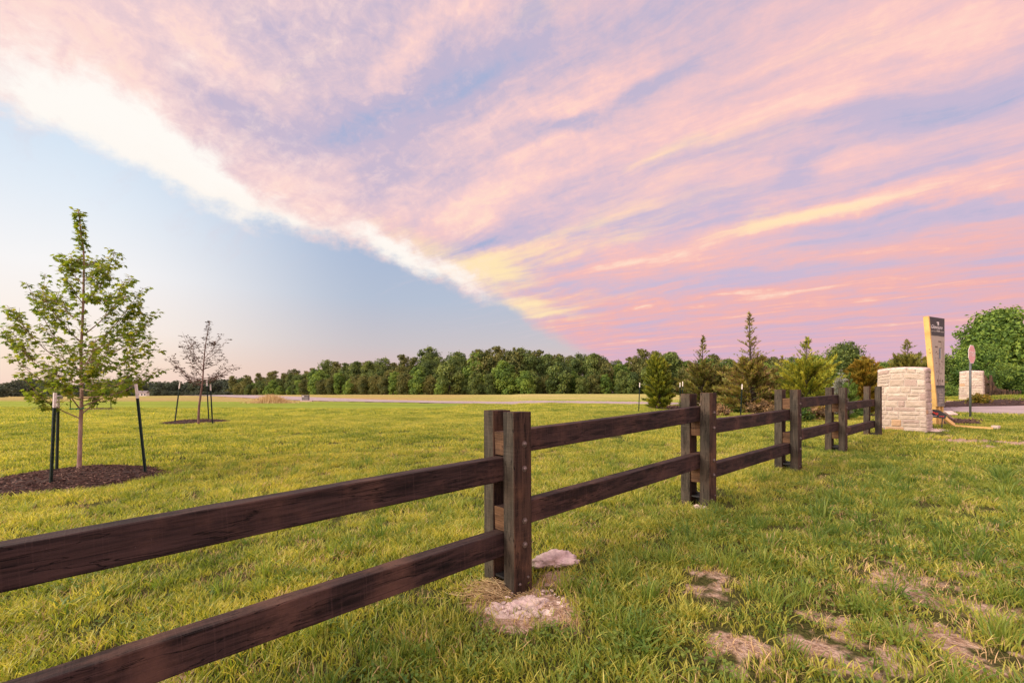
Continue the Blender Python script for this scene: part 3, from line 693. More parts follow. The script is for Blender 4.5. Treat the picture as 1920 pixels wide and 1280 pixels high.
def pillar(x, y, z, rz, w, h, label, seed):
    rng = random.Random(seed); root = empty('stone_pillar', (x, y, z), rz); tag(root, label, 'pillar', 'stone entrance pillars')
    def shape(V):
        V = np.array(V, float); zf = np.clip(V[:,2]/h, 0, 1.1); k = 1.03-.075*zf
        r = np.maximum(np.abs(V[:,0]), np.abs(V[:,1]))/(w/2); 
        V[:,2] += .055*sstep((zf-.55)/.45)*(1-np.clip(r, 0, 1)**2*0)*(1-np.clip(np.minimum(np.abs(V[:,0]), np.abs(V[:,1]))/(w/2), 0, 1)**2) - .02*sstep((zf-.55)/.45)
        # round the vertical corners a little
        rad = np.hypot(V[:,0], V[:,1])/(w/2); kk = np.where(rad > 1.28, 1-(rad-1.28)*.35, 1)
        V[:,0] *= k*kk; V[:,1] *= k*kk; return V
    st = MB(); mo = MB()
    n = 14; G = np.linspace(-1, 1, n)*(w/2-.012); hs = np.linspace(-.15, h-.005, 12)
    for ax in range(4):                                  # mortar core
        c_, s_ = math.cos(ax*math.pi/2), math.sin(ax*math.pi/2)
        V = [(c_*a-s_*(-(w/2-.012)), s_*a+c_*(-(w/2-.012)), zz) for zz in hs for a in G]
        mo.add(shape(V), [(i*n+k, i*n+k+1, (i+1)*n+k+1, (i+1)*n+k) for i in range(11) for k in range(n-1)], 0)
    for ax in range(4):
        c_, s_ = math.cos(ax*math.pi/2), math.sin(ax*math.pi/2); zz = -.02
        while zz < h-.03:
            rh = rng.uniform(.085, .175); rh = h-zz-.004 if h-zz-rh < .06 else rh; a = -w/2
            while a < w/2-.01:
                L = rng.uniform(.12, .38); L = w/2-a if w/2-a-L < .1 else L
                parts = [(a, zz, L, rh)] if rng.random() < .7 or rh < .12 else [(a, zz, L, rh*.5), (a, zz+rh*.5, L, rh*.5)]
                for (a0, z0, LL, hh) in parts:
                    gp = .007; pr = rng.uniform(.003, .012); bv = .012; nx, nz = 5, 3; V = []
                    t = rng.uniform(.3, .68); q = rng.random(); t = .95+.05*rng.random() if q < .055 else (.82 if q < .11 else (.1 if q < .2 else t))
                    x0, x1, zA, zB = a0+gp, a0+LL-gp, z0+gp, z0+hh-gp
                    if a0 <= -w/2+1e-6: x0 = -w/2-pr*.7
                    if a0+LL >= w/2-1e-6: x1 = w/2+pr*.7
                    for j in range(nz+1):
                        for i in range(nx+1):
                            u, v = i/nx, j/nz; e = min(u*nx, (1-u)*nx, v*nz, (1-v)*nz, 1); d_ = pr*(1 if e > .01 else -.3)+rng.uniform(-.004,.004)*(e > .01)
                            uu = u if 0 < i < nx else u; V.append((x0+(x1-x0)*(u+(.12*(.5-u) if 0 < i < nx and i in (1, nx-1) else 0)*-1.1), -(w/2)-d_+.0, zA+(zB-zA)*(v+(0 if j in (0, nz) else (-.22 if j == 1 else .22)*.75))))
                    V = np.array(V); V = np.stack([c_*V[:,0]-s_*V[:,1], s_*V[:,0]+c_*V[:,1], V[:,2]], 1)
                    st.add(shape(V), [(j*(nx+1)+i, j*(nx+1)+i+1, (j+1)*(nx+1)+i+1, (j+1)*(nx+1)+i) for j in range(nz) for i in range(nx)], 0, t, False)
                a += L
            zz += rh
    # domed cap of the same stone
    cp = MB(); n = 16; G = np.linspace(-1, 1, n)*(w/2+.008); V = [(a, b_, h+.004) for b_ in G for a in G]
    Vs = shape(V); Vs[:,2] += .035*(1-(np.abs(np.array(V)[:,0])/(w/2+.01))**2)*(1-(np.abs(np.array(V)[:,1])/(w/2+.01))**2)+np.array([rng.uniform(-.003,.003) for _ in V])
    rim = [k for k in range(n)]+[k*n+n-1 for k in range(1, n)]+[n*n-1-k for k in range(1, n)]+[(n-1-k)*n for k in range(1, n-1)]
    Fc = [(j*n+i, j*n+i+1, (j+1)*n+i+1, (j+1)*n+i) for j in range(n-1) for i in range(n-1)]
    base = len(Vs); low = Vs[rim].copy(); low[:,2] -= .03; Vs = np.concatenate([Vs, low]); m_ = len(rim)
    Fc += [(rim[i], base+i, base+(i+1) % m_, rim[(i+1) % m_]) for i in range(m_)]
    cp.add(Vs, Fc, 0, .45, True)
    st.build('stonework', M_stone, root); mo.build('mortar', M_mortar, root); cp.build('cap', M_conc, root)

# ------------------------------------------------------------------ trees
def rnd_unit(rng):
    z = rng.uniform(-1, 1); a = rng.uniform(0, 2*math.pi); r = math.sqrt(1-z*z); return np.array((r*math.cos(a), r*math.sin(a), z))
def leaf_cloud(mb, centers, radii, n_per, size, rng, tints, up=.25, mi=0, elong=1.0, shell=.55):
    """many leaf-sized faces scattered through lobes"""
    rs = np.random.RandomState(rng.randrange(1 << 30))
    Vs = []; Ts = []
    for c, r, t, n in zip(centers, radii, tints, n_per):
        dd = rs.normal(size=(n, 3)); dd /= np.linalg.norm(dd, axis=1)[:, None]; dd[:,2] = np.abs(dd[:,2])*np.where(rs.uniform(size=n) < .25, -1, 1)
        dd /= np.linalg.norm(dd, axis=1)[:, None]
        rad = r*(shell+(1-shell)*rs.uniform(size=n)**.6)*(1+.12*rs.normal(size=n)); P = np.array(c)+dd*rad[:, None]*np.array((1, 1, .85))
        nr = dd + .75*rs.normal(size=(n, 3)) + np.array((0, 0, up)); nr /= np.linalg.norm(nr, axis=1)[:, None]
        a = np.cross(nr, rs.normal(size=(n, 3))); a /= np.linalg.norm(a, axis=1)[:, None]; b_ = np.cross(nr, a)
        s = size*rs.uniform(.55, 1.35, n)[:, None]
        q = [P-a*s*elong, P+b_*s*.55+nr*s*.15, P+a*s*elong, P-b_*s*.55+nr*s*.12]
        Vs.append(np.stack(q, 1).reshape(-1, 3)); Ts.append(np.repeat(np.clip(t+.22*rs.normal(size=n), 0, 1), 4))
    V = np.concatenate(Vs); n = len(V)//4
    mb.add(V, [(4*i, 4*i+1, 4*i+2, 4*i+3) for i in range(n)], mi, np.concatenate(Ts)); return mb
ICO = None
def ico():
    global ICO
    if ICO is None:
        import bmesh; bm = bmesh.new(); bmesh.ops.create_icosphere(bm, subdivisions=2, radius=1); bm.verts.index_update()
        ICO = (np.array([v.co[:] for v in bm.verts]), [tuple(v.index for v in f.verts) for f in bm.faces]); bm.free()
    return ICO
def crown_mesh(name, h, w, seed, m_, n_lobes=16, leaves=2600, size=.26, base=.12, peak=False):
    rng = random.Random(seed); cs = []; rs = []; ts = []
    for i in range(n_lobes):
        t = (i+.5)/n_lobes; zz = h*(base+.88*(1-base)*t); prof = math.sin(math.pi*min(1, (t*.80+.17)))**.65 if not peak else 1.05*(1-.93*t**1.35)
        a = i*2.4+rng.uniform(-.5, .5); rr = w/2*prof*rng.uniform(.45, .78); lr = w*rng.uniform(.12, .29)*(.75+.4*prof)
        cs.append((rr*math.cos(a), rr*math.sin(a), min(zz, h-lr*.8))); rs.append(lr); ts.append(rng.uniform(.2, .78))
    cs.append((0, 0, h*.55)); rs.append(w*.3); ts.append(.4)
    mb = MB(); V, Fc = ico()
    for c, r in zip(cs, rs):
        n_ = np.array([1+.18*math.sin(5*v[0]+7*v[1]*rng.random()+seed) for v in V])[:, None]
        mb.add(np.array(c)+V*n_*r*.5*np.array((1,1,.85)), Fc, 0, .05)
    tot = sum(r*r for r in rs); leaf_cloud(mb, cs, rs, [max(30, int(leaves*r*r/tot)) for r in rs], size, rng, ts)
    # ragged outer sprays
    cs2 = [tuple(np.array(c)+rnd_unit(rng)*r*1.05*np.array((1,1,.8))) for c, r in zip(cs, rs) for _ in range(2)]
    leaf_cloud(mb, cs2, [w*.055]*len(cs2), [int(leaves*.006)+6]*len(cs2), size*.85, rng, [rng.uniform(.3,.8) for _ in cs2], shell=.1)
    Z_ = np.concatenate([v[:,2] for v in mb.v]); k = h/np.percentile(Z_, 98.5)
    for v in mb.v: v[:,2] *= np.where(v[:,2] > 0, k, 1)
    return mb.mesh(name, m_)
def trunk_mesh(name, h, r, seed, m_=None, limbs=4):
    rng = random.Random(seed); mb = MB(); top = (rng.uniform(-.2,.2), rng.uniform(-.2,.2), h)
    mb.tube([(0,0,-.3),(0,0,0),(.03*h*rng.uniform(-1,1),.02*h,h*.35),top], [r*1.4,r*1.15,r*.8,r*.3], 8)
    for i in range(limbs):
        a = rng.uniform(0, 6.28); z0 = h*rng.uniform(.3,.7); L = h*rng.uniform(.25,.45)
        mb.tube([(0,0,z0),(L*.5*math.cos(a),L*.5*math.sin(a),z0+L*.35),(L*math.cos(a),L*math.sin(a),z0+L*.75)], [r*.45,r*.3,r*.1], 6)
    return mb.mesh(name, m_ or M_bark3)
def put_tree(name, meshes, x, y, rz, s, label, cat='tree', group=None, sz=1, z=None, parts=('trunk', 'crown'), tilt=0):
    root = empty(name, (x, y, g(x, y) if z is None else z), rz); root.scale = (s, s, s*sz); root.rotation_euler.x = tilt
    for nm, me in zip(parts, meshes):
        o = bpy.data.objects.new(nm, me); C.objects.link(o); o.parent = root
    return tag(root, label, cat, group)

def far_wood():
    rng = random.Random(3)
    kinds = {}
    for k, (m_, hh, ww) in enumerate(((M_leafA,11,7.5),(M_leafA,12,6.5),(M_leafB,10,7),(M_leafB,11,8),(M_leafC,7,5.5),(M_leafC,8,5),(M_leafA,9,7),(M_leafB,6,5))):
        kinds[k] = (trunk_mesh('trunk', hh*.8, .22, 50+k), crown_mesh('crown', hh, ww, 70+k, m_, 15, 5600, .21, .0))
    line = [(440,250),(520,215),(600,170),(700,142),(800,124),(900,118),(1000,116),(1150,114),(1300,110),(1450,100),(1900,92)]
    def Zat(px): return float(np.interp(px, [l[0] for l in line], [l[1] for l in line]))
    tops = [(440,707),(500,704),(540,700),(600,686),(680,680),(740,676),(790,664),(860,662),(930,658),(1000,660),(1060,659),(1150,660),(1210,663),(1300,664),(1380,668),(1450,676),(1560,676),(1660,682),(1760,694),(1900,700)]
    def top(px): return float(np.interp(px, [l[0] for l in tops], [l[1] for l in tops]))
    H = {0:11,1:12,2:10,3:11,4:7,5:8,6:9,7:6}
    names = {0:'olive', 1:'olive', 2:'dark green', 3:'dark green', 4:'bright green', 5:'bright green', 6:'olive', 7:'dark green'}
    lab = {'back': {'olive':'tall olive crowned tree in the back rank of the wood beyond the road', 'dark green':'tall dark green tree in the back rank of the wood beyond the road'},
           'mid': {'olive':'rounded olive tree in the middle rank of the wood beyond the road', 'dark green':'rounded dark green tree in the middle rank of the wood beyond the road', 'bright green': 'lighter green tree in the middle rank of the wood beyond the road'},
           'front': {'olive':'low olive tree with foliage to the ground along the wood edge', 'dark green':'low dark green tree with foliage to the ground along the wood edge', 'bright green':'low bright green tree standing out along the wood edge'}}
    def one(px, Z, frac, ks, rank, jit=1.0):
        x = (px-CX)/F*Z; k = rng.choice(ks); zt = CAMZ+(HY-top(px))/F*Z; need = (zt-g(x, Z))*frac*(rng.uniform(.90, 1.03) if rank == 'back' else rng.uniform(.93, 1.05))
        s = need/H[k]; c = names[k]
        put_tree('tree', kinds[k], x, Z, rng.uniform(0, 6.28), s*rng.uniform(.85,1.15), lab[rank][c], 'tree', 'trees of the %s rank with %s leaves' % (rank, c), 1)
    px = 440
    while px < 1790:
        Z = Zat(px); one(px+rng.uniform(-6,6), Z*1.18+rng.uniform(0,6), 1.0, [0,1,1,2,3,1,3], 'back'); px += 2700/Z*rng.uniform(.75,1.15)
    px = 448
    while px < 1790:
        Z = Zat(px); one(px+rng.uniform(-6,6), Z*1.05+rng.uniform(-2,4), rng.uniform(.74,.93), [0,2,3,3,6,6,2,4], 'mid'); px += 3300/Z*rng.uniform(.75,1.15)
    px = 446
    while px < 1790:
        Z = Zat(px); one(px+rng.uniform(-5,5), Z*.96+rng.uniform(-3,3), rng.uniform(.38,.70), [4,4,5,7,6,6,2,7], 'front'); px += 2700/Z*rng.uniform(.75,1.2)
    # the distant trees on the left skyline
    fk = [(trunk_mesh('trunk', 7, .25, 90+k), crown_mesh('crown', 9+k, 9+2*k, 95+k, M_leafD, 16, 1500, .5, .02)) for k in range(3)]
    px = -60
    while px < 470:
        Z = rng.uniform(300, 360); zt = CAMZ+(HY-np.interp(px, [-60,0,40,90,150,220,300,380,440], [716,724,712,716,722,715,720,714,712])+rng.uniform(-2,3))/F*Z; x = (px-CX)/F*Z
        k = rng.randrange(3); put_tree('tree', fk[k], x, Z, rng.uniform(0,6.28), (zt-g(x, Z))/(9+k), 'hazy blue green tree on the distant left skyline behind the hay field', 'tree', 'distant skyline trees behind the hay field'); px += rng.uniform(9,16)
    px = -60
    while px < 450:
        Z = rng.uniform(250, 275); x = (px-CX)/F*Z; k = rng.randrange(3)
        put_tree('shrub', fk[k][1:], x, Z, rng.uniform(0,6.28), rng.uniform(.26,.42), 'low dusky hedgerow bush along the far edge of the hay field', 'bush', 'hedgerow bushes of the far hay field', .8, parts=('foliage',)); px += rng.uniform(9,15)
    # bushes in the field
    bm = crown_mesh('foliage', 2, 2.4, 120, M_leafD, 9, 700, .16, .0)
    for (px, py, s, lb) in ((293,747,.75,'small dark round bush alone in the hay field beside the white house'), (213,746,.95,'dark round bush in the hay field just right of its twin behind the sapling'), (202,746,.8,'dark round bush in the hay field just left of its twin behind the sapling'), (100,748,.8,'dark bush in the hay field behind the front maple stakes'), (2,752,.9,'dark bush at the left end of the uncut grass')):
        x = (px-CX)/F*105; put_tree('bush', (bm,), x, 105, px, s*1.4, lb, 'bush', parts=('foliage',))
    # right-hand trees
    big = crown_mesh('crown', 9.5, 11, 131, M_leafC, 26, 20000, .19, .0, True); bt = trunk_mesh('trunk', 7.5, .28, 132, None, 7)
    b2 = crown_mesh('crown', 8.5, 7.5, 133, M_leafB, 26, 12000, .16, .04); b2t = trunk_mesh('trunk', 6.5, .2, 134, None, 6)
    b3 = crown_mesh('crown', 7.5, 6.5, 135, M_leafC, 22, 11000, .14, .0); b3t = trunk_mesh('trunk', 5.5, .2, 136, None, 6)
    def rt(nm, px, Z, topy, ms, Hh, label, rz=0, zs=1):
        x = (px-CX)/F*Z; zt = CAMZ+(HY-topy)/F*Z; s = (zt-g(x, Z))/Hh; put_tree(nm, ms, x, Z, rz, s/zs, label, 'tree', None, zs)
    rt('tree', 1872, 62, 588, (bt, big), 9.5, 'large spreading bright green tree towering behind the second stone pillar', .4)
    rt('tree', 1960, 64, 640, (b3t, b3), 7.5, 'leafy green tree at the right edge beside the large spreading tree', 1.4)
    rt('tree', 1822, 50, 650, (b3t, b3), 7.5, 'round green tree between the tall sign and the stop sign', 2.2)
    rt('tree', 1700, 58, 690, (b2t, b2), 8.5, 'dark green tree right behind the first stone pillar', 1.1)
    rt('tree', 1765, 52, 668, (b2t, b2), 8.5, 'dark green tree directly behind the tall wooden sign', 3.0)
    rt('tree', 1585, 50, 648, (b2t, b2), 8.5, 'tall dark green tree with an open crown behind the fourth fence post', .2)
    rt('tree', 1528, 56, 668, (b3t, b3), 7.5, 'mid green tree behind the bushy yellow green cedar', 5.1)
    rt('tree', 1480, 60, 682, (b2t, b2), 8.5, 'dark green tree in the gap beyond the third fence post', 4.2)
    rt('tree', 1652, 56, 682, (b3t, b3), 7.5, 'green tree peeping over the left corner of the first stone pillar', 2.7)
    rt('tree', 1425, 66, 684, (b3t, b3), 7.5, 'low green tree behind the tallest cedar', 2.7)
    rt('tree', 1735, 50, 700, (b3t, b3), 7.5, 'low bright green tree between the first pillar and the tall sign', .7)
    sh = crown_mesh('foliage', 2.4, 3.6, 141, M_leafC, 14, 4200, .10, .0)
    for px, Z, ty, lb in ((1895,52,684,'bright green bush spilling over the distant curved fence'), (1935,50,690,'bright green bush at the right edge beyond the curved fence'), (1770,34,722,'low green bush left of the second pillar'), (1862,52,704,'green bush right behind the second pillar')):
        x = (px-CX)/F*Z; zt = CAMZ+(HY-ty)/F*Z; put_tree('bush', (sh,), x, Z, px, (zt-g(x, Z))/2.4, lb, 'bush', parts=('foliage',))

# --- conifers behind the fence
def conifer(name, h, w, seed, m_leaf, m_bark, leader=.3, dens=1.0, up=.5, full=.95, base=.02, brown=None, pw=.8):
    rng = random.Random(seed); tr = MB(); fo = MB()
    lean = (rng.uniform(-.03,.03)*h, rng.uniform(-.03,.03)*h)
    tr.tube([(0,0,-.1),(lean[0]*.3,lean[1]*.3,h*.5),(lean[0],lean[1],h)], [.018*h, .011*h, .002*h], 7)
    nb = int(150*dens); V = []; T = []
    for i in range(nb):
        t = (i+rng.random())/nb; t = t**.9
        bodytop = 1-leader
        if t < bodytop: r = w/2*(1-(t/bodytop)**2.0*(1-.26))*full*(.55+.45*min(1, (t+.06)/.16))
        else: r = w/2*.40*(1-(t-bodytop)/leader)**1.1*rng.choice((1.25, .45, .9))
        if t >= bodytop and rng.random() < .60: continue
        r *= rng.uniform(.6, 1.15); z0 = h*(base+(1-base)*t); a = rng.uniform(0, 6.28)
        cx, cy = lean[0]*t, lean[1]*t; d_ = np.array((math.cos(a), math.sin(a), up*rng.uniform(.6,1.4)*min(1, .12+2.2*t)))
        if r > .12: tr.tube([(cx,cy,z0-.05),(cx+d_[0]*r*.6,cy+d_[1]*r*.6,z0+d_[2]*r*.5),(cx+d_[0]*r,cy+d_[1]*r,z0+d_[2]*r)], [.005*h*(1-t)+.003,.004,.002], 3, cap=False)
        ns = max(6, int((34 if t < bodytop else 11)*r/(w/2)*1.6)); tb = rng.uniform(.15,.8)
        for k in range(ns):
            q = .25+.75*(k+rng.random())/ns; p = np.array((cx, cy, z0))+d_*r*q
            side = rnd_unit(rng); v = d_*1.0+side*.75+np.array((0,0,up*.6)); v /= np.linalg.norm(v); L = rng.uniform(.09,.20)*(1 if t < bodytop else .62)*min(1.3, .6+h*.15)
            b_ = np.cross(v, rnd_unit(rng)); b_ /= np.linalg.norm(b_); wd = L*.10
            for s_ in (-1, 0, 1):                        # a spray: three narrow fingers
                vv = v+b_*s_*.55; vv /= np.linalg.norm(vv); e = np.cross(vv, np.cross(v, b_)); l_ = L*(1 if s_ == 0 else .7)
                V += [p, p+vv*l_*.5+b_*wd, p+vv*l_, p+vv*l_*.5-b_*wd]; T += [min(1, max(0, tb+rng.gauss(0,.18)))]*4
    fo.add(V, [(4*i,4*i+1,4*i+2,4*i+3) for i in range(len(V)//4)], 0, np.array(T))
    if brown:
        fo.m = [1 if rng.random() < brown[1]*(1 if True else 0) and T[4*i] < .6 else 0 for i in range(len(V)//4)]
    return tr.mesh('trunk', m_bark), fo.mesh('foliage', [m_leaf]+([brown[0]] if brown else []))
def evergreens():
    def pl(px, Z, topy, ms_args, label, cat='tree', name='evergreen_tree'):
        x = (px-CX)/F*Z; z0 = g(x, Z)+.04; h = CAMZ+(HY-topy)/F*Z-z0
        tr, fo = conifer('t', h, *ms_args[:1], **ms_args[1]); root = put_tree(name, (tr, fo), x, Z, 0, 1, label, cat, None, 1, z0, ('trunk','foliage'))
    pl(1235, 20.5, 662, (1.30, dict(seed=1, m_leaf=M_arbor, m_bark=M_bark3, leader=.14, dens=3.0, up=.9, full=1.0)), 'dense yellow green arborvitae left of the second fence post')
    pl(1316, 18.5, 630, (2.2, dict(seed=2, m_leaf=M_cedar, m_bark=M_bark3, leader=.45, dens=1.9, up=.8, brown=(M_cedar2,.25), pw=.6)), 'loose cedar with a bare bristly top rising right behind the second fence post')
    pl(1408, 16.8, 588, (2.7, dict(seed=3, m_leaf=M_cedar, m_bark=M_bark3, leader=.52, dens=2.3, up=.55, brown=(M_cedar2,.4), pw=.8)), 'tallest cedar with a spiky leader and browning branches beyond the second post')
    pl(1362, 19.0, 690, (2.6, dict(seed=4, m_leaf=M_cedar, m_bark=M_bark3, leader=.15, dens=2.6, up=.6, brown=(M_cedar2,.3))), 'broad cedar filling the gap left of the tallest cedar')
    pl(1466, 18.5, 668, (1.8, dict(seed=5, m_leaf=M_cedar, m_bark=M_bark3, leader=.45, dens=1.2, up=.8, brown=(M_cedar2,.5))), 'thin reddish tipped cedar behind the third fence post')
    pl(1512, 15.6, 632, (2.4, dict(seed=6, m_leaf=M_arbor, m_bark=M_bark3, leader=.42, dens=2.6, up=.8, pw=.6)), 'bushy yellow green cedar with a wispy top between the third and fourth posts')
    pl(1620, 15.0, 670, (1.35, dict(seed=7, m_leaf=M_gold, m_bark=M_bark3, leader=.12, dens=2.6, up=.7)), 'golden orange evergreen just left of the first stone pillar')
    pl(1706, 17.5, 636, (2.2, dict(seed=8, m_leaf=M_cedar, m_bark=M_bark3, leader=.3, dens=1.9, up=.7)), 'dark cedar with a wispy top behind the tall wooden sign')
    pl(1577, 12.8, 694, (.42, dict(seed=9, m_leaf=M_silver, m_bark=M_bark3, leader=.2, dens=.45, up=.3)), 'tiny pale silver spruce sapling behind the fourth fence post')
    pl(1591, 12.4, 698, (.5, dict(seed=10, m_leaf=M_shrub, m_bark=M_bark3, leader=.3, dens=.3, up=1.0)), 'slim leafy green sapling just right of the silver spruce')
    sb = [crown_mesh('foliage', .7, 1.2, 151, M_shrub, 8, 900, .045, .0), crown_mesh('foliage', .6, 1.2, 152, M_cedar2, 7, 700, .04, .0), crown_mesh('foliage', .5, .8, 153, M_gold, 8, 700, .05, .0)]
    for k, (px, py, i, s, lb) in enumerate(((1372,772,0,.9,'low green shrub at the foot of the tallest cedar'),(1345,778,1,.7,'low brown tipped shrub right of the second fence post'),(1430,775,1,.9,'brown tipped shrub under the tallest cedar'),(1455,777,1,.6,'small brown tipped shrub beside the third fence post'),
            (1515,786,1,.8,'orange leaved shrub seen between the third and fourth posts'),(1532,783,2,.8,'golden shrub seen between the third and fourth posts'),(1500,790,0,.7,'green shrub just right of the third post'),(1600,778,0,.65,'green shrub seen below the top rail right of the fourth post'),
            (1835,757,2,.9,'tawny tuft of shrub before the second pillar'))):
        x, y = hit(px, py+2); put_tree('shrub', (sb[i],), x, y, k*1.3, s, lb, 'shrub', parts=('foliage',))
    # stones along the bed
    for k, (px, py, s) in enumerate(((1366,768,.16),(1386,772,.12),(1442,768,.18),(1473,766,.14))):
        x, y = hit(px, py); rock('stone', x, y, s, s*.8, s*.6, 200+k, M_conc, ['pale stone under the tallest cedar, left of the stake','small pale stone at the foot of the stake','pale stone right of the tallest cedar','pale stone hidden left of the third fence post'][k], None)

def rock(name, x, y, sx_, sy_, sz_, seed, m_, label, group=None, zoff=0, rz=0):
    rs = np.random.RandomState(seed); import bmesh
    bm = bmesh.new(); bmesh.ops.create_icosphere(bm, subdivisions=5, radius=1); V = np.array([v.co[:] for v in bm.verts])
    bm.verts.index_update(); Fc = [tuple(v.index for v in f.verts) for f in bm.faces]; bm.free()
    d_ = np.zeros(len(V))
    for k in range(40):
        n_ = rs.normal(size=3); n_ /= np.linalg.norm(n_); d_ -= np.maximum(0, V@n_-rs.uniform(.72,.93))*.8
    for fr, am in ((3,.10),(7,.07),(15,.045),(31,.03)):
        q = V*fr; d_ += am*(np.sin(q[:,0]+rs.uniform(0,6))*np.sin(q[:,1]*1.3+rs.uniform(0,6))*np.sin(q[:,2]*1.1+rs.uniform(0,6)))*1.6
    d_ += rs.normal(size=len(V))*.016
    V = V*(1+d_)[:, None]*np.array((sx_, sy_, sz_)); mb = MB(); mb.add(V, Fc, 0, .5, True)
    return tag(mb.build(name, m_, None, (x, y, g(x, y)+zoff), rz), label, 'rock' if name == 'rock' else 'stone', group)

# --- mulch
M_mulch = foliage('wood_chips', ((.045,.024,.018),(.11,.062,.045),(.24,.145,.105)), None, .9, 6)
def mulch_ring(x, y, r, label, n, seed, hgt=.10):
    rng = random.Random(seed); mb = MB(); NR, NA = 12, 48; V = [(0, 0, hgt)]
    for i in range(1, NR+1):
        for k in range(NA):
            a = 2*math.pi*k/NA; t = i/NR; rr = r*t*(1+.07*math.sin(3*a+seed)+.04*math.sin(7*a)); px, py = rr*math.cos(a), rr*math.sin(a)
            V.append((px, py, g(x+px, y+py)-g(x, y)+hgt*(1-t**2.5)-.02*(t == 1)+rng.uniform(-.006,.006)))
    Fc = [(0, 1+k, 1+(k+1) % NA) for k in range(NA)]+[(1+(i-1)*NA+k, 1+i*NA+k, 1+i*NA+(k+1) % NA, 1+(i-1)*NA+(k+1) % NA) for i in range(1, NR) for k in range(NA)]
    mb.add(V, Fc, 0, .15)
    for _ in range(n):
        t = math.sqrt(rng.random()); a = rng.uniform(0, 6.28); rr = r*t*1.03*(1+.07*math.sin(3*a+seed)+.04*math.sin(7*a)); px, py = rr*math.cos(a), rr*math.sin(a)
        zz = g(x+px, y+py)-g(x, y)+hgt*(1-min(1, t)**2.5)+rng.uniform(0,.012); L = rng.uniform(.015,.055)*(1 if n > 1500 else 1.6)
        rot = Matrix.Rotation(rng.uniform(0,6.28), 4, 'Z') @ Matrix.Rotation(rng.gauss(0,.35), 4, 'Y') @ Matrix.Rotation(rng.gauss(0,.5), 4, 'X')
        mb.box((px, py, zz), (L, rng.uniform(.005,.013), rng.uniform(.003,.008)), 0, 0, rot, min(1, max(0, rng.gauss(.5,.28))))
    tag(mb.build('mulch_ring', M_mulch, None, (x, y, g(x, y))), label, 'mulch')
def mulch_bed(P, label, n, seed):
    rng = random.Random(seed); c = P.mean(0); mb = MB(); V = []; N = len(P); S = smooth_line(list(P)+[P[0]], 5)[:-1]; m_ = len(S); K = 8
    V = [(0, 0, g(*c)+.10)]
    for i in range(1, K+1):
        for k in range(m_):
            t = i/K; q = c+(S[k]-c)*t; V.append((q[0]-c[0], q[1]-c[1], g(*q)+.10*(1-t**4)-.03*(i == K)+rng.uniform(-.01,.01)))
    Fc = [(0, 1+k, 1+(k+1) % m_) for k in range(m_)]+[(1+(i-1)*m_+k, 1+i*m_+k, 1+i*m_+(k+1) % m_, 1+(i-1)*m_+(k+1) % m_) for i in range(1, K) for k in range(m_)]
    mb.add(V, Fc, 0, .2); lo_, hi_ = P.min(0), P.max(0); cnt = 0
    while cnt < n:
        x, y = rng.uniform(lo_[0], hi_[0]), rng.uniform(lo_[1], hi_[1])
        if not bool(in_poly(x, y, P)): continue
        cnt += 1; rot = Matrix.Rotation(rng.uniform(0,6.28), 4, 'Z') @ Matrix.Rotation(rng.gauss(0,.4), 4, 'Y')
        mb.box((x-c[0], y-c[1], g(x, y)+.085), (rng.uniform(.04,.12), rng.uniform(.015,.03), .012), 0, 0, rot, min(1, max(0, rng.gauss(.5,.28))))
    tag(mb.build('mulch_bed', M_mulch, None, (c[0], c[1], 0)), label, 'mulch')

# --- stakes
def stake(base, topp, label, group, studs=True, thick=1.0, cap=False, wfrac=.16):
    b_, t_ = Vector(base), Vector(topp); L = (t_-b_).length; root = empty('tree_stake', b_); root.rotation_euler = (t_-b_).to_track_quat('Z', 'Y').to_euler(); thick = .8
    tag(root, label, 'stake', group); zc_ = L*(1-wfrac)
    def sect(mb, z0, z1):                                # a T section
        mb.box((0,0,(z0+z1)/2), (.044*thick,.006*thick,z1-z0)); mb.box((0,.0195*thick,(z0+z1)/2), (.006*thick,.033*thick,z1-z0))
    m1 = MB(); sect(m1, -.2, zc_); zz = .1
    while studs and zz < zc_-.03: m1.box((0,-.006,zz), (.012,.010,.022)); zz += .054
    m1.build('stake_shaft', M_tgreen, root)
    m2 = MB(); sect(m2, zc_, L); zz = zc_+.03
    while studs and zz < L-.02: m2.box((0,-.006,zz), (.012,.010,.022)); zz += .054
    m2.build('stake_tip', M_twhite, root)
    if cap: m3 = MB(); m3.box((0.02,.03,L-.02), (.10,.075,.055), .012); m3.build('cap', M_plastic, root)
    return root

# --- the young maple
LEAF = np.array([(0,0,0),(.10,.20,.02),(.42,.12,.05),(.30,.40,.03),(.52,.66,-.02),(.20,.62,.03),(0,1.0,-.06),(-.20,.62,.03),(-.52,.66,-.02),(-.30,.40,.03),(-.42,.12,.05),(-.10,.20,.02)])
LEAF_F = [(0,1,11),(1,2,3),(1,3,5),(3,4,5),(1,5,6),(1,6,11),(11,6,7),(11,7,9),(9,7,8),(11,9,10)]
OVAL = np.array([(0,0,0),(.22,.35,.05),(.18,.7,.02),(0,1,-.05),(-.18,.7,.02),(-.22,.35,.05)]); OVAL_F = [(0,1,2,3),(0,3,4,5)]
def put_leaf(mb, p, d_, size, rng, tmpl, tf, tint):
    y = Vector(d_).normalized(); up = Vector((rng.gauss(0,.45), rng.gauss(0,.45), 1)); x = y.cross(up)
    x = x.normalized() if x.length > 1e-3 else Vector((1,0,0)); z = x.cross(y); s = size*rng.uniform(.6,1.2)
    M_ = np.array((x, y, z)); mb.add(tmpl*s @ M_ + np.array(p), tf, 0, tint)
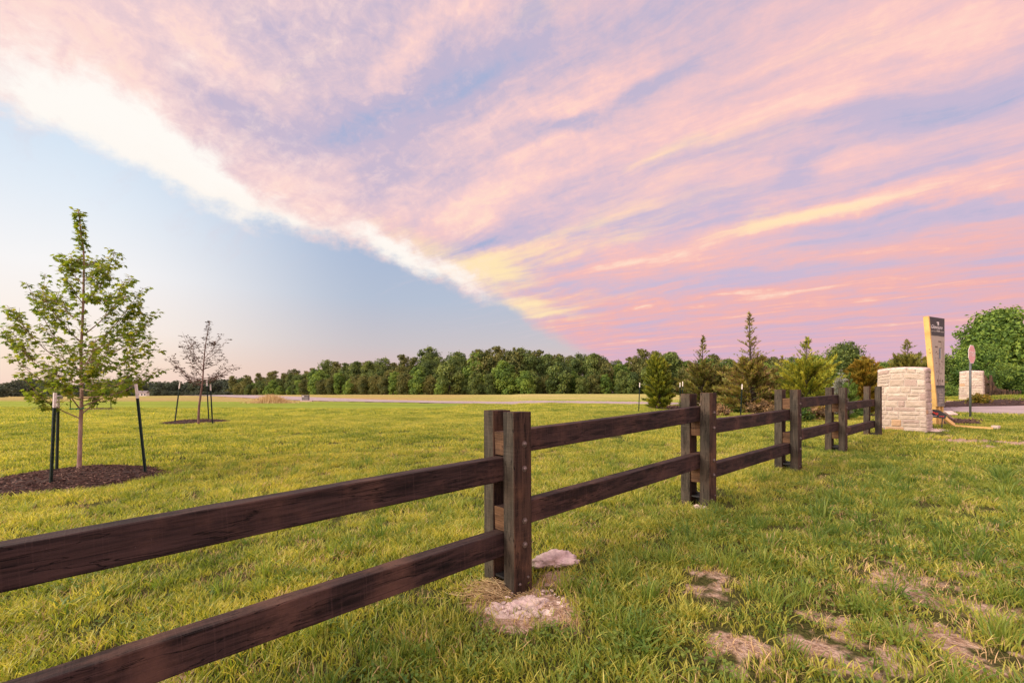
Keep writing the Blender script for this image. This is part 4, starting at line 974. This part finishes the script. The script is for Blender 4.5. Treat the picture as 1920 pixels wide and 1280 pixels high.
def spline(P, n):
    P = [Vector(p) for p in P]; out = []
    for i in range(len(P)-1):
        p0, p1, p2, p3 = P[max(i-1,0)], P[i], P[i+1], P[min(i+2,len(P)-1)]
        for k in range(n):
            t = k/n; out.append(.5*((2*p1)+(p2-p0)*t+(2*p0-5*p1+4*p2-p3)*t*t+(-p0+3*p1-3*p2+p3)*t**3))
    out.append(P[-1]); return out
def young_tree(name, label, base, trunk_pts, limbs, r0, seed, m_bark, m_leaf, tmpl, tf, lsize, twig_every, twig_len, leaf_gap, leaf_from=.22, extra=None, droop=.5):
    rng = random.Random(seed); root = empty(name, base); tag(root, label, 'tree'); B = Vector(base)
    tr = MB(); fo = MB(); T = spline([Vector(p)-B for p in trunk_pts], 8); n = len(T)
    tr.tube(T, [r0*(1-.88*(i/(n-1))**.8)+.002 for i in range(n)], 10)
    def twigs(P, r_, lf, tw=True, ln=1.0):
        d_len = 0; acc = 0; tot = sum((P[i+1]-P[i]).length for i in range(len(P)-1)); nx = tot*lf
        for i in range(len(P)-1):
            seg = P[i+1]-P[i]; L = seg.length
            while nx <= acc+L and L > 1e-6:
                t = (nx-acc)/L; p = P[i]+seg*t; frac = nx/tot
                if tw:
                    dd = (seg.normalized()*.75+Vector(rnd_unit(rng))*.9+Vector((0,0,.35))).normalized(); l_ = twig_len*ln*rng.uniform(.5,1.25)*(1.1-.5*frac)
                    q = [p, p+dd*l_*.5, p+dd*l_+Vector((0,0,-.08*l_))]; tr.tube(q, [.0035,.0025,.0012], 3, cap=False)
                    m_ = max(2, int(l_/leaf_gap))
                    for k in range(m_+1):
                        pp = q[0].lerp(q[2], (k+.5)/(m_+1)); 
                        for sgn in (-1, 1):
                            od = Vector(rnd_unit(rng)); od.z = -abs(od.z)*droop; ld = (dd*.45+od).normalized()
                            pet = pp+ld*lsize*.35; put_leaf(fo, pet, ld, lsize, rng, tmpl, tf, min(1, max(0, rng.gauss(.48,.2))))
                for sgn in range(2):
                    od = Vector(rnd_unit(rng)); od.z = -abs(od.z)*droop; put_leaf(fo, p+od*lsize*.5, od, lsize, rng, tmpl, tf, min(1, max(0, rng.gauss(.5,.2))))
                nx += twig_every*rng.uniform(.7,1.3)
            acc += L
    for (zf, tip, bend) in limbs:
        k = min(n-2, int(zf*(n-1))); s = T[k]; e = Vector(tip)-B; mid = s.lerp(e, .5); mid.z -= bend*(e-s).length; q1 = s.lerp(mid, .5)
        P = spline([s, mid+Vector((rng.uniform(-.03,.03), rng.uniform(-.03,.03), 0)), e], 6); rr = max(.004, r0*.42*(1-.6*zf))
        tr.tube(P, [rr*(1-.8*i/(len(P)-1)) for i in range(len(P))], 6); twigs(P, rr, leaf_from)
        # side branches
        for j in range(extra or 2):
            t = rng.uniform(.3,.75); p = P[int(t*(len(P)-1))]; L = (e-s).length*rng.uniform(.25,.45); dd = ((e-s).normalized()+Vector(rnd_unit(rng))*.6+Vector((0,0,.5))).normalized()
            Q = spline([p, p+dd*L*.5+Vector((0,0,-.02)), p+dd*L], 4); tr.tube(Q, [rr*.45*(1-.75*i/(len(Q)-1)) for i in range(len(Q))], 4, cap=False); twigs(Q, rr, .2)
    twigs(T[int(n*.5):], r0, .0, True, .8); twigs(T[int(n*.78):], r0, .0, True, .55); twigs(T[int(n*.82):], r0, .0, True, .5)
    tr.build('trunk', m_bark, root); fo.build('foliage', m_leaf, root); return root
def trees_left():
    # maple; everything is set from measured sight lines at its own distance
    bx, by = hit(148, 888); Z = by; z0 = g(bx, by)+.06
    rng = random.Random(7)
    def A_(px, py, dz=0): q = at(px, py, Z+dz); return (q.x, q.y, q.z)
    tp = [(bx, by, z0-.12), A_(149,860), A_(151,800), A_(153,738,.02), A_(152,665,.03), A_(156,570,0), A_(157,480,.02), A_(152,440), A_(147,393,.03)]
    tips = [(.10,(40,706),-.45,.10),(.12,(200,712),.5,.08),(.14,(100,690),-.6,.05),(.20,(22,668),-.2,.10),(.20,(303,690),.25,.12),(.22,(232,716),-.7,.05),(.25,(0,612),.3,.10),(.28,(286,632),-.45,.08),(.30,(12,572),-.5,.12),(.26,(60,742),.4,-.02),
            (.32,(292,588),.1,.10),(.35,(50,530),.3,.12),(.36,(262,610),.6,.05),(.38,(268,540),-.3,.12),(.40,(82,560),-.6,.06),(.42,(248,518),.5,.10),(.45,(104,548),.55,.06),(.50,(216,472),.1,.10),(.50,(118,512),-.35,.08),(.52,(238,556),-.6,.05),
            (.56,(122,478),.2,.08),(.58,(200,500),-.4,.06),(.62,(190,486),.35,.05),(.66,(132,500),-.2,.03),(.24,(192,668),-.65,.05),(.27,(120,640),-.7,.05),(.3,(185,640),.7,.05),(.16,(268,702),.55,.06)]
    limbs = [(zf, A_(px, py, dz), bd) for zf, (px, py), dz, bd in tips]
    limbs = [(.29+(zf-.1)*.84, e, bd) for zf, e, bd in limbs]
    young_tree('maple_tree', 'young maple with bright green leaves and pale trunk staked in the widest mulch ring', (bx, by, z0), tp, limbs, .031, 3, M_bark, M_maple, LEAF, LEAF_F, .072, .078, .19, .066, .32, 3, .8)
    mb = MB(); tz = at(150,765,Z)
    ring = [(tz.x+.045*math.cos(a), tz.y+.045*math.sin(a), tz.z+.012*math.sin(a)) for a in np.linspace(0, 6.283, 14)]
    mb.tube(ring, .007, 6); mb.tube([(tz.x-.04,tz.y-.02,tz.z-.005),(tz.x-.075,tz.y-.05,tz.z-.008),(tz.x-.07,tz.y-.09,tz.z-.003),(tz.x,tz.y-.055,tz.z-.004)], .007, 6)
    tag(mb.build('tree_tie', M_tie), 'bright green strap tied round the maple trunk', 'strap')
    def st(pb, pt, label, group, lift=.05, **k):
        x, y = hit(*pb); x, y = x*(1-.04*(lift > .04)), y*(1-.04*(lift > .04)); b_ = Vector((x, y, g(x, y)+lift*.6)); t_ = at(pt[0], pt[1], y); stake(b_, t_, label, group, **k)
    G1 = 'green stakes round the maple'
    st((96,908),(104,736),'studded green stake with white tip, nearest of the three round the maple',G1)
    st((107,884),(110,742),'dark green stake with a clear plastic cap on its tip, behind the studded one',G1, studs=False, cap=True)
    st((272,884),(254,720),'leaning green stake with white tip right of the maple',G1, studs=False)
    for i, (x_, y_, r) in enumerate(mulch):
        mulch_ring(x_, y_, r, ['wide ring of brown wood chips round the foreground maple','ring of dark mulch round the purple leaved tree','distant mulch ring round the sapling seen under the maple'][i], [3400,900,300][i], i+1, [.10,.09,.09][i])
    # purple plum
    bx, by = hit(372, 797); Z = by; z0 = g(bx, by)+.07
    tp = [(bx, by, z0-.12), A_(373,765), A_(377,735), A_(380,712), A_(382,680,.03), A_(385,650), A_(389,625), A_(394,602)]
    tips = [(.36,(328,690),-.4,.12),(.38,(322,664),.3,.14),(.40,(438,690),.3,.10),(.42,(318,672),-.2,.10),(.45,(436,684),-.5,.10),(.45,(345,650),.5,.05),(.5,(342,622),-.1,.10),(.52,(425,668),.5,.06),(.55,(350,630),.45,.06),(.6,(428,636),0,.10),(.62,(415,628),.3,.06),
            (.66,(362,636),-.4,.04),(.7,(406,640),-.4,.03),(.42,(350,702),.6,.05),(.44,(420,702),-.6,.05),(.5,(360,672),-.7,.03),(.55,(400,672),.7,.03)]
    young_tree('plum_tree', 'small purple leaved tree with open crown between three stakes on the lawn', (bx, by, z0), tp, [(zf, A_(px, py, dz), bd) for zf, (px, py), dz, bd in tips], .035, 9, M_bark2, M_plum, OVAL, OVAL_F, .075, .15, .14, .09, .2, 2, .2)
    G2 = 'stakes round the purple tree'
    st((328,794),(338,716),'outward leaning white tipped stake left of the purple tree',G2,0)
    st((391,788),(387,711),'white tipped stake just right of the purple tree trunk',G2,0, studs=False)
    st((398,796),(394,720),'rightmost white tipped stake by the purple tree',G2,0, studs=False)
    # far sapling
    bx, by = hit(175, 769); Z = by; z0 = g(bx, by)+.07
    tp = [(bx, by, z0-.1), A_(175,750), A_(175,730), A_(174,700), A_(175,675)]
    tips = [(.3,(160,705),.3,.1),(.35,(192,700),-.3,.1),(.45,(163,690),-.3,.1),(.5,(188,686),.4,.1),(.6,(168,672),.2,.05),(.65,(184,672),-.2,.05),(.75,(172,662),0,0)]
    young_tree('sapling', 'distant yellow green sapling seen beneath the maple branches', (bx, by, z0), tp, [(zf, A_(px, py, dz), bd) for zf, (px, py), dz, bd in tips], .045, 12, M_bark, M_maple, LEAF, LEAF_F, .11, .12, .2, .1, .2, 2, .6)
    G3 = 'stakes round the distant sapling'
    st((132,771),(132,728),'thin dark stake left of the distant sapling',G3,0, studs=False, wfrac=.02)
    st((182,767),(182,730),'thin dark stake right behind the distant sapling trunk',G3,0, studs=False, wfrac=.02)
    st((208,768),(207,728),'thin dark stake at the right edge of the distant mulch ring',G3,0, studs=False, wfrac=.02)
    # stakes and wires among the evergreens
    G4 = 'white tipped stakes among the evergreens'
    st((1198,772),(1200,717),'white tipped stake left of the yellow green arborvitae',G4,0)
    st((1275,772),(1275,717),'thin white tipped stake right of the arborvitae, left one of a pair',G4,0, studs=False)
    st((1280,773),(1280,715),'white tipped stake right of the arborvitae, right one of a pair',G4,0, studs=False)
    st((1389,779),(1392,720),'white tipped stake in front of the tallest cedar',G4,0)
    for (a, b_, lb) in (((1280,722,19.5),(1408,731,16.9),'thin guy wire from the stake pair to the tallest cedar'), ((1392,723,17.5),(1505,738,15.6),'thin guy wire from the single stake to the bushy cedar'), ((1200,720,20.5),(1236,722,20.4),'short guy wire from the stake to the arborvitae')):
        p, q = at(*a), at(*b_); mb = MB(); mb.tube([p, p.lerp(q,.5)+Vector((0,0,-.02)), q], .0045, 4); tag(mb.build('guy_wire', M_wire), lb, 'wire')

# ------------------------------------------------------------------ signs and small things
def text_mesh(txt, size, ext, mats, name, parent, M_, shear=0, align='CENTER'):
    cu = bpy.data.curves.new('t', 'FONT'); cu.body = txt; cu.size = size; cu.extrude = ext; cu.align_x = align; cu.align_y = 'CENTER'; cu.shear = shear; cu.resolution_u = 4
    to = bpy.data.objects.new('t', cu); C.objects.link(to); bpy.context.view_layer.update()
    me = bpy.data.meshes.new_from_object(to.evaluated_get(bpy.context.evaluated_depsgraph_get())); bpy.data.objects.remove(to); bpy.data.curves.remove(cu)
    me.materials.clear(); me.materials.append(mats); o = bpy.data.objects.new(name, me); C.objects.link(o); o.parent = parent; o.matrix_local = M_; return o
def stop_sign():
    px, py = 1821, 784; x, y = hit(px, py); z = g(x, y); root = empty('stop_sign', (x, y, z), R(29)); tag(root, 'octagonal red and white stop sign on a thin steel pole at the roadside', 'road sign')
    topz = CAMZ+(HY-647)/F*y-z; r = .275; cz = topz-r
    m1 = MB(); m1.tube([(0,.02,-.2),(0,.02,cz+.2)], .028, 10); m1.build('pole', M_polegrey, root)
    def octo(mb, rr, y0, y1):
        V = [(rr/math.cos(R(22.5))*math.cos(R(22.5+45*k)), yy, cz+rr/math.cos(R(22.5))*math.sin(R(22.5+45*k))) for yy in (y0, y1) for k in range(8)]
        mb.add(V, [tuple(range(8)), tuple(range(8, 16))[::-1]]+[(k, 8+k, 8+(k+1) % 8, (k+1) % 8) for k in range(8)])
    m2 = MB(); octo(m2, r, -.016, -.010); m2.build('sign_plate', M_signwhite, root)
    m3 = MB(); octo(m3, r*.93, -.0185, -.0163); m3.build('red_face', M_signred, root)
    text_mesh('STOP', .21, .001, M_signwhite, 'lettering', root, Matrix.Translation((0,-.0205,cz)) @ Matrix.Rotation(R(90), 4, 'X'))
def tall_sign():
    Z = 11.2; b0 = at(1752, 790, Z); x0, y0 = b0.x, b0.y; z0 = g(x0, y0)
    root = empty('subdivision_sign', (x0, y0, z0), R(-65+90)); tag(root, 'tall tapered timber sign with black header and beige map panel beside the first stone pillar', 'sign')
    # local x: along the panel (to the right as seen from its front), front towards -y
    zt = CAMZ+(HY-595)/F*Z-z0; zb = CAMZ+(HY-762)/F*Z-z0; TH = .085
    xl_t, xr_t, xl_b, xr_b = -.30, .46, .10, .46
    def X(u, zz): t = (zz-zb)/(zt-zb); return (xl_b+(xl_t-xl_b)*t)*(1-u)+(xr_b+(xr_t-xr_b)*t)*u
    def plate(u0, u1, z1, z2, y0_, y1_, mat_, name, par):
        V = [(X(u, zz), yy, zz) for yy in (y0_, y1_) for (u, zz) in ((u0,z1),(u1,z1),(u1,z2),(u0,z2))]; mb = MB(); mb.add(V, [(0,1,2,3),(7,6,5,4),(0,4,5,1),(1,5,6,2),(2,6,7,3),(3,7,4,0)]); return mb.build(name, mat_, par)
    H_ = zt-zb
    plate(0, 1, zb, zt, -.02, -.002, M_beige, 'panel', root)
    pn = plate(.03, .97, zt-H_*.205, zt-.004, -.026, -.0205, M_charcoal, 'header', root)
    plate(.02, .98, zt-H_*.165, zt-H_*.15, -.028, -.0265, M_grey, 'header_stripe', root)
    plate(.03, .97, zb+.01, zb+H_*.24, -.026, -.0205, M_grey, 'photo_strip', root)
    plate(.03, .97, zb+H_*.21, zb+H_*.24, -.029, -.0265, M_charcoal, 'strip_edge', root)
    zc1 = zt-H_*.095
    text_mesh('Glenmore', .135, .001, M_signwhite, 'lettering', pn, Matrix.Translation((.04,-.0285,zc1-.035)) @ Matrix.Rotation(R(90), 4, 'X'), .35)
    text_mesh('ESTATES', .042, .001, M_signwhite, 'lettering', pn, Matrix.Translation((.12,-.0285,zc1-.125)) @ Matrix.Rotation(R(90), 4, 'X'))
    mb = MB(); mb.box((.10,-.0285,zc1+.085), (.10,.003,.035)); mb.box((.12,-.0285,zc1+.045), (.07,.003,.035)); mb.box((.12,-.0285,zc1+.018), (.04,.003,.012)); mb.build('emblem', M_signwhite, pn)
    # the printed map
    rng = random.Random(4); mb = MB(); mt = zt-H_*.24
    for (u, zz, w_, h_) in ((.62,mt-.06,.28,.03),(.34,mt-.20,.24,.035),(.86,mt-.35,.015,.62),(.5,mt-.55,.012,.60),(.72,mt-.14,.012,.18),(.67,mt-.22,.2,.012),(.30,mt-1.15,.012,.5),(.6,mt-.86,.3,.012)):
        mb.box((X(u, zz), -.0225, zz), (w_*(.5 if w_ > .05 else 1), .002, h_))
    for _ in range(40):
        zz = mt-rng.uniform(.3,1.35); mb.box((X(rng.uniform(.15,.8), zz), -.0225, zz), (rng.uniform(.01,.035), .002, rng.uniform(.012,.03)))
    for k in range(3): mb.box((X(.25+.25*k, zb+H_*.29), -.0225, zb+H_*.29), (.05,.002,.06))
    mb.build('map_print', M_line, root)
    mb = MB(); mb.box((X(.6, mt-.36), -.0225, mt-.36), (.05,.002,.26)); mb.build('map_pond', M_blueprint, root)
    mb = MB()
    for k in range(4): mb.box((X(.5, zb+.10+k*.07), -.0275, zb+.10+k*.07), (.22-.02*k,.002,.018))
    mb.build('strip_lines', M_beige, root)
    # timber frame: the slanting left board, the right post, the back and the legs
    def board(x1, z1, x2, z2, wx, y0_, y1_, name='frame_board', mat_=M_pine):
        V = [(x, yy, zz) for yy in (y0_, y1_) for (x, zz) in ((x1-wx/2, z1),(x1+wx/2, z1),(x2+wx/2, z2),(x2-wx/2, z2))]; mb = MB(); mb.add(V, [(0,1,2,3),(7,6,5,4),(0,4,5,1),(1,5,6,2),(2,6,7,3),(3,7,4,0)]); mb.build(name, mat_, root)
    board(xl_b-.02+.045, -.25, xl_b-.02, zb, .045, 0, TH); board(xl_b-.022, zb, xl_t-.022, zt+.006, .045, -.022, TH)
    board(.43, -.25, .43, zt-.01, .06, 0, TH); board(xl_b+.16, -.25, xl_b+.16, zb+.2, .09, .003, .09)
    plate(0, 1, zb, zt, TH-.02, TH-.003, M_pale, 'back_panel', root)
    # knots on the slanting board
    for t in (.22,.60,.64):
        mb = MB(); zz = zb+H_*t; mb.tube([(X(0, zz)-.0455-.0035, .035+.03*math.sin(9*t), zz),(X(0, zz)-.0425, .035+.03*math.sin(9*t), zz)], [.011,.013], 8); mb.build('knot', M_line, root)
def loose_sign():
    Z = 10.3; p = at(1752, 786, Z); z0 = g(p.x, p.y); root = empty('yard_sign', (p.x, p.y, z0), R(-35)); root.rotation_euler = (R(-8), R(3), R(-44)); tag(root, 'small black yard sign with a red mark leaning low beside the tall sign', 'sign')
    zc_ = CAMZ-(776-HY)/F*Z-z0
    mb = MB(); pr = [(-.17,-.07),(.17,-.09),(.19,0),(.06,.10),(-.06,.11),(-.17,.06)]
    V = [(a, yy, zc_+b_) for yy in (-.012, 0) for a, b_ in pr]; mb.add(V, [tuple(range(6)), tuple(range(6, 12))[::-1]]+[(k, 6+k, 6+(k+1) % 6, (k+1) % 6) for k in range(6)]); pn = mb.build('panel', M_black, root)
    mb = MB(); rt = Matrix.Rotation(R(28), 4, 'Y'); mb.box((-.03,-.0145,zc_+.035), (.13,.003,.026), 0, 0, rt); mb.box((-.075,-.0145,zc_+.055), (.03,.003,.045), 0, 0, rt); mb.box((.02,-.0145,zc_+.01), (.045,.003,.05), 0, 0, rt); mb.build('red_mark', M_markred, pn)
    mb = MB()
    for k in range(8): mb.box((-.15+k*.023,-.0145,zc_-.045), (.014,.002,.012))
    mb.build('lettering', M_signwhite, pn); mb = MB()
    for k in range(3): mb.box((.075+k*.03,-.0145,zc_-.042), (.022,.003,.02))
    mb.build('red_lettering', M_markred, pn)
    for s_ in (-.15,.12): mb = MB(); mb.box((s_, .008, zc_/2-.05), (.02,.012,zc_-.05)); mb.build('leg', M_black, root)
def lumber():
    def plank(px1, py1, Z1, px2, py2, Z2, w_, t_, m_, name, label, roll=0):
        a, b_ = at(px1, py1, Z1), at(px2, py2, Z2); d_ = b_-a; mb = MB(); mb.box((0,0,0), (d_.length, w_, t_), .003); o = mb.build(name, m_, None, (a+b_)/2)
        q = d_.to_track_quat('X', 'Z'); o.rotation_mode = 'QUATERNION'; o.rotation_quaternion = q @ Matrix.Rotation(roll, 4, 'X').to_quaternion(); return tag(o, label, 'lumber')
    def Zg(px, py, up): # distance at which the sight line is `up` above the ground
        zs = np.linspace(5, 30, 5000); h = CAMZ-(py-HY)/F*zs-gz((px-CX)/F*zs, zs); return float(zs[int(np.argmax(h < up))])
    plank(1762,776,11.0,1790,797.5,Zg(1790,797.5,.03),.14,.04,M_pine,'plank','short orange plank leaning down from the tall sign to the grass', .9)
    plank(1768,771,11.5,1790,788,Zg(1790,788,.05),.09,.04,M_pale,'plank','pale weathered plank leaning behind the orange plank', .6)
    plank(1762,775,11.4,1776,792,Zg(1776,792,.05),.06,.03,M_pale,'plank','thin pale strip leaning in the middle of the brace pile', .3)
    plank(1776,771,12.2,1788,777,12.0,.22,.03,M_pale,'board','wide pale board lying behind the leaning planks', 0)
    plank(1790,798,Zg(1790,798,.05),1862,803,Zg(1862,803,.05),.09,.045,M_pine,'timber','long yellow timber lying on the grass')
    x, y = hit(1867, 806); mb = MB(); mb.box((0,0,.05), (.15,.12,.11), .006); tag(mb.build('wood_block', M_pale, None, (x, y, g(x, y)), .5), 'pale block at the far end of the long yellow timber', 'block')
def utility_box():
    Z = 52; p = at(573, 750, Z); z0 = g(p.x, p.y); root = empty('utility_cabinet', (p.x, p.y, z0), .2); tag(root, 'grey utility cabinet on a concrete pad beside the end of the road', 'utility box')
    mb = MB(); mb.box((.15,0,.06), (1.25,.9,.16), .02); mb.build('pad', M_conc, root)
    mb = MB(); mb.box((0,0,.42), (.72,.62,.58), .02); bd = mb.build('body', M_box, root); mb = MB(); mb.box((0,-.02,.735), (.78,.70,.05), .015); mb.build('lid', M_box, root)
    mb = MB(); mb.box((0,-.32,.42), (.62,.012,.46), .004); mb.build('door', M_box, root); mb = MB(); mb.box((-.2,-.328,.60), (.2,.004,.12)); mb.build('notice', M_signwhite, root)
    rng = random.Random(5); Z = 43; p = at(508, 755, Z); mb = MB(); V = []; T = []
    for _ in range(1500):
        a = rng.gauss(0, 1.1); b_ = rng.gauss(0, .5); h = max(.12, .85*math.exp(-a*a/2.0)*rng.uniform(.5,1.15)); dx, dy = rng.gauss(0,.22), rng.gauss(0,.15); w_ = .014
        V += [(a-w_,b_,-.05),(a+w_,b_,-.05),(a+dx*.5+w_,b_+dy*.5,h*.6),(a+dx,b_+dy,h),(a+dx*.5-w_,b_+dy*.5,h*.6)]; T += [rng.random()]*5
    mb.add(V, [(5*i,5*i+1,5*i+2,5*i+3,5*i+4) for i in range(len(V)//5)], 0, np.array(T)); tag(mb.build('tall_dry_grass', M_drygrass, None, (p.x, p.y, g(p.x, p.y))), 'clump of tall straw coloured grass at the edge of the hay field', 'grass clump', kind='stuff')
    Z = 245; x = (268-CX)/F*Z; root = empty('house', (x, Z, g(x, Z)), .25); tag(root, 'small white house with pitched roof far off at the edge of the trees', 'house')
    mb = MB(); mb.box((0,0,1.0), (4.6,3.2,2.4), 0); wl = mb.build('wall', M_siding, root)
    mb = MB(); V = [(-2.5,-1.9,2.1),(2.5,-1.9,2.1),(2.5,1.9,2.1),(-2.5,1.9,2.1),(-2.5,0,3.3),(2.5,0,3.3)]; mb.add(V, [(0,1,5,4),(2,3,4,5),(1,2,5),(3,0,4),(3,2,1,0)]); mb.build('roof', M_roof, root)
    for q in (-1.3,.2,1.6): mb = MB(); mb.box((q,-1.62,1.2), (.7,.06,.9)); mb.build('window', M_glass, root)
def footing():
    rng = random.Random(31)
    # crumbling concrete round the foot of the first post
    def slab(px, py, rx, ry, hgt, seed, label, rz):
        x, y = hit(px, py); rs = np.random.RandomState(seed); mb = MB(); NR, NA = 34, 110; V = [(0,0,hgt)]
        ph = rs.uniform(0, 6.28, 5)
        for i in range(1, NR+1):
            for k in range(NA):
                a = 2*math.pi*k/NA; t = i/NR; e = 1+.16*math.sin(2*a+ph[0])+.10*math.sin(3*a+ph[1])+.07*math.sin(5*a+ph[2])+.04*math.sin(9*a+ph[3])
                qx, qy = rx*t*e*math.cos(a), ry*t*e*math.sin(a); zz = hgt*(1-t**5)-.012*t**3+rs.uniform(-.003,.003)+.014*float(vnoise(qx+5, qy+5, 22, seed)-.5)+.012*float(vnoise(qx+5, qy+5, 60, seed)-.5)+.008*math.sin(9*qx/rx+ph[4])*math.sin(7*qy/ry)
                V.append((qx, qy, zz-(.05 if i == NR else 0)))
        Fc = [(0, 1+k, 1+(k+1) % NA) for k in range(NA)]+[(1+(i-1)*NA+k, 1+i*NA+k, 1+i*NA+(k+1) % NA, 1+(i-1)*NA+(k+1) % NA) for i in range(1, NR) for k in range(NA)]
        mb.add(V, Fc, 0, .5, False)
        for _ in range(60):
            a, t = rs.uniform(0, 6.28), rs.uniform(.4, 1.1); q = rs.uniform(.004, .014); I, IF = ico(); mb.add(I*q*rs.uniform(.6, 1.2, (len(I), 1))*np.array((1,1,.7))+np.array((rx*t*math.cos(a), ry*t*math.sin(a), .012)), IF, 0, .5)
        tag(mb.build('concrete_footing', M_conc, None, (x, y, g(x, y)), rz), label, 'footing')
    slab(1012,1134,.25,.17,.004,1,'crumbled pale concrete spill at the foot of the nearest fence post', .25)
    slab(1752,806,.38,.30,.02,2,'pale concrete pad at the foot of the first stone pillar', .7)
    slab(1312,952,.11,.05,.004,3,'thin concrete edge round the foot of the second fence post', .7)
    x, y = hit(1040, 1062); rock('rock', x, y, .165, .10, .075, 77, M_conc, 'pale rough rock lying behind the nearest fence post', None, .03, .35)
    x, y = hit(930, 1112); mb = MB()
    for _ in range(800):
        a = R(rng.gauss(150, 32)); L = rng.uniform(.04,.15); cx, cy = rng.gauss(0,.10), rng.gauss(0,.065); zz = .008+.055*math.exp(-(cx*cx+cy*cy)/.012)*rng.random(); dx, dy, dz = math.cos(a)*L/2, math.sin(a)*L/2, rng.uniform(-.012,.018)
        mb.tube([(cx-dx,cy-dy,zz-dz*.5),(cx+rng.uniform(-.006,.006),cy,zz+.006),(cx+dx,cy+dy,zz+dz)], .0017, 3, 0, False, rng.random())
    tag(mb.build('straw', M_drygrass, None, (x, y, g(x, y)), 0), 'loose dry straw heaped against the nearest fence post', 'straw', kind='stuff')

if not SKY_ONLY:
    ground(); road(); fence(); far_fence()
    pillar(8.885, 10.156, g(8.885, 10.156)-.01, RZ, .86, 1.33, 'nearer stone pillar of cream limestone blocks at the end of the fence', 5)
    pillar(21.45, 20.9, g(21.45, 20.9)-.02, RZ, .80, 1.28, 'farther stone pillar of cream limestone across the road behind the stop sign', 8)
    trees_left(); evergreens()
    for P_, lb, n_, sd_ in zip(beds, ('long dark mulch bed under the evergreens behind the fence','dark mulch bed across the road in front of the second pillar','small mulch patch at the roadside behind the lumber'), (1600,500,200), (1,2,3)): mulch_bed(P_, lb, n_, sd_)
    stop_sign(); tall_sign(); loose_sign(); lumber(); utility_box(); footing()
    far_wood(); turf()
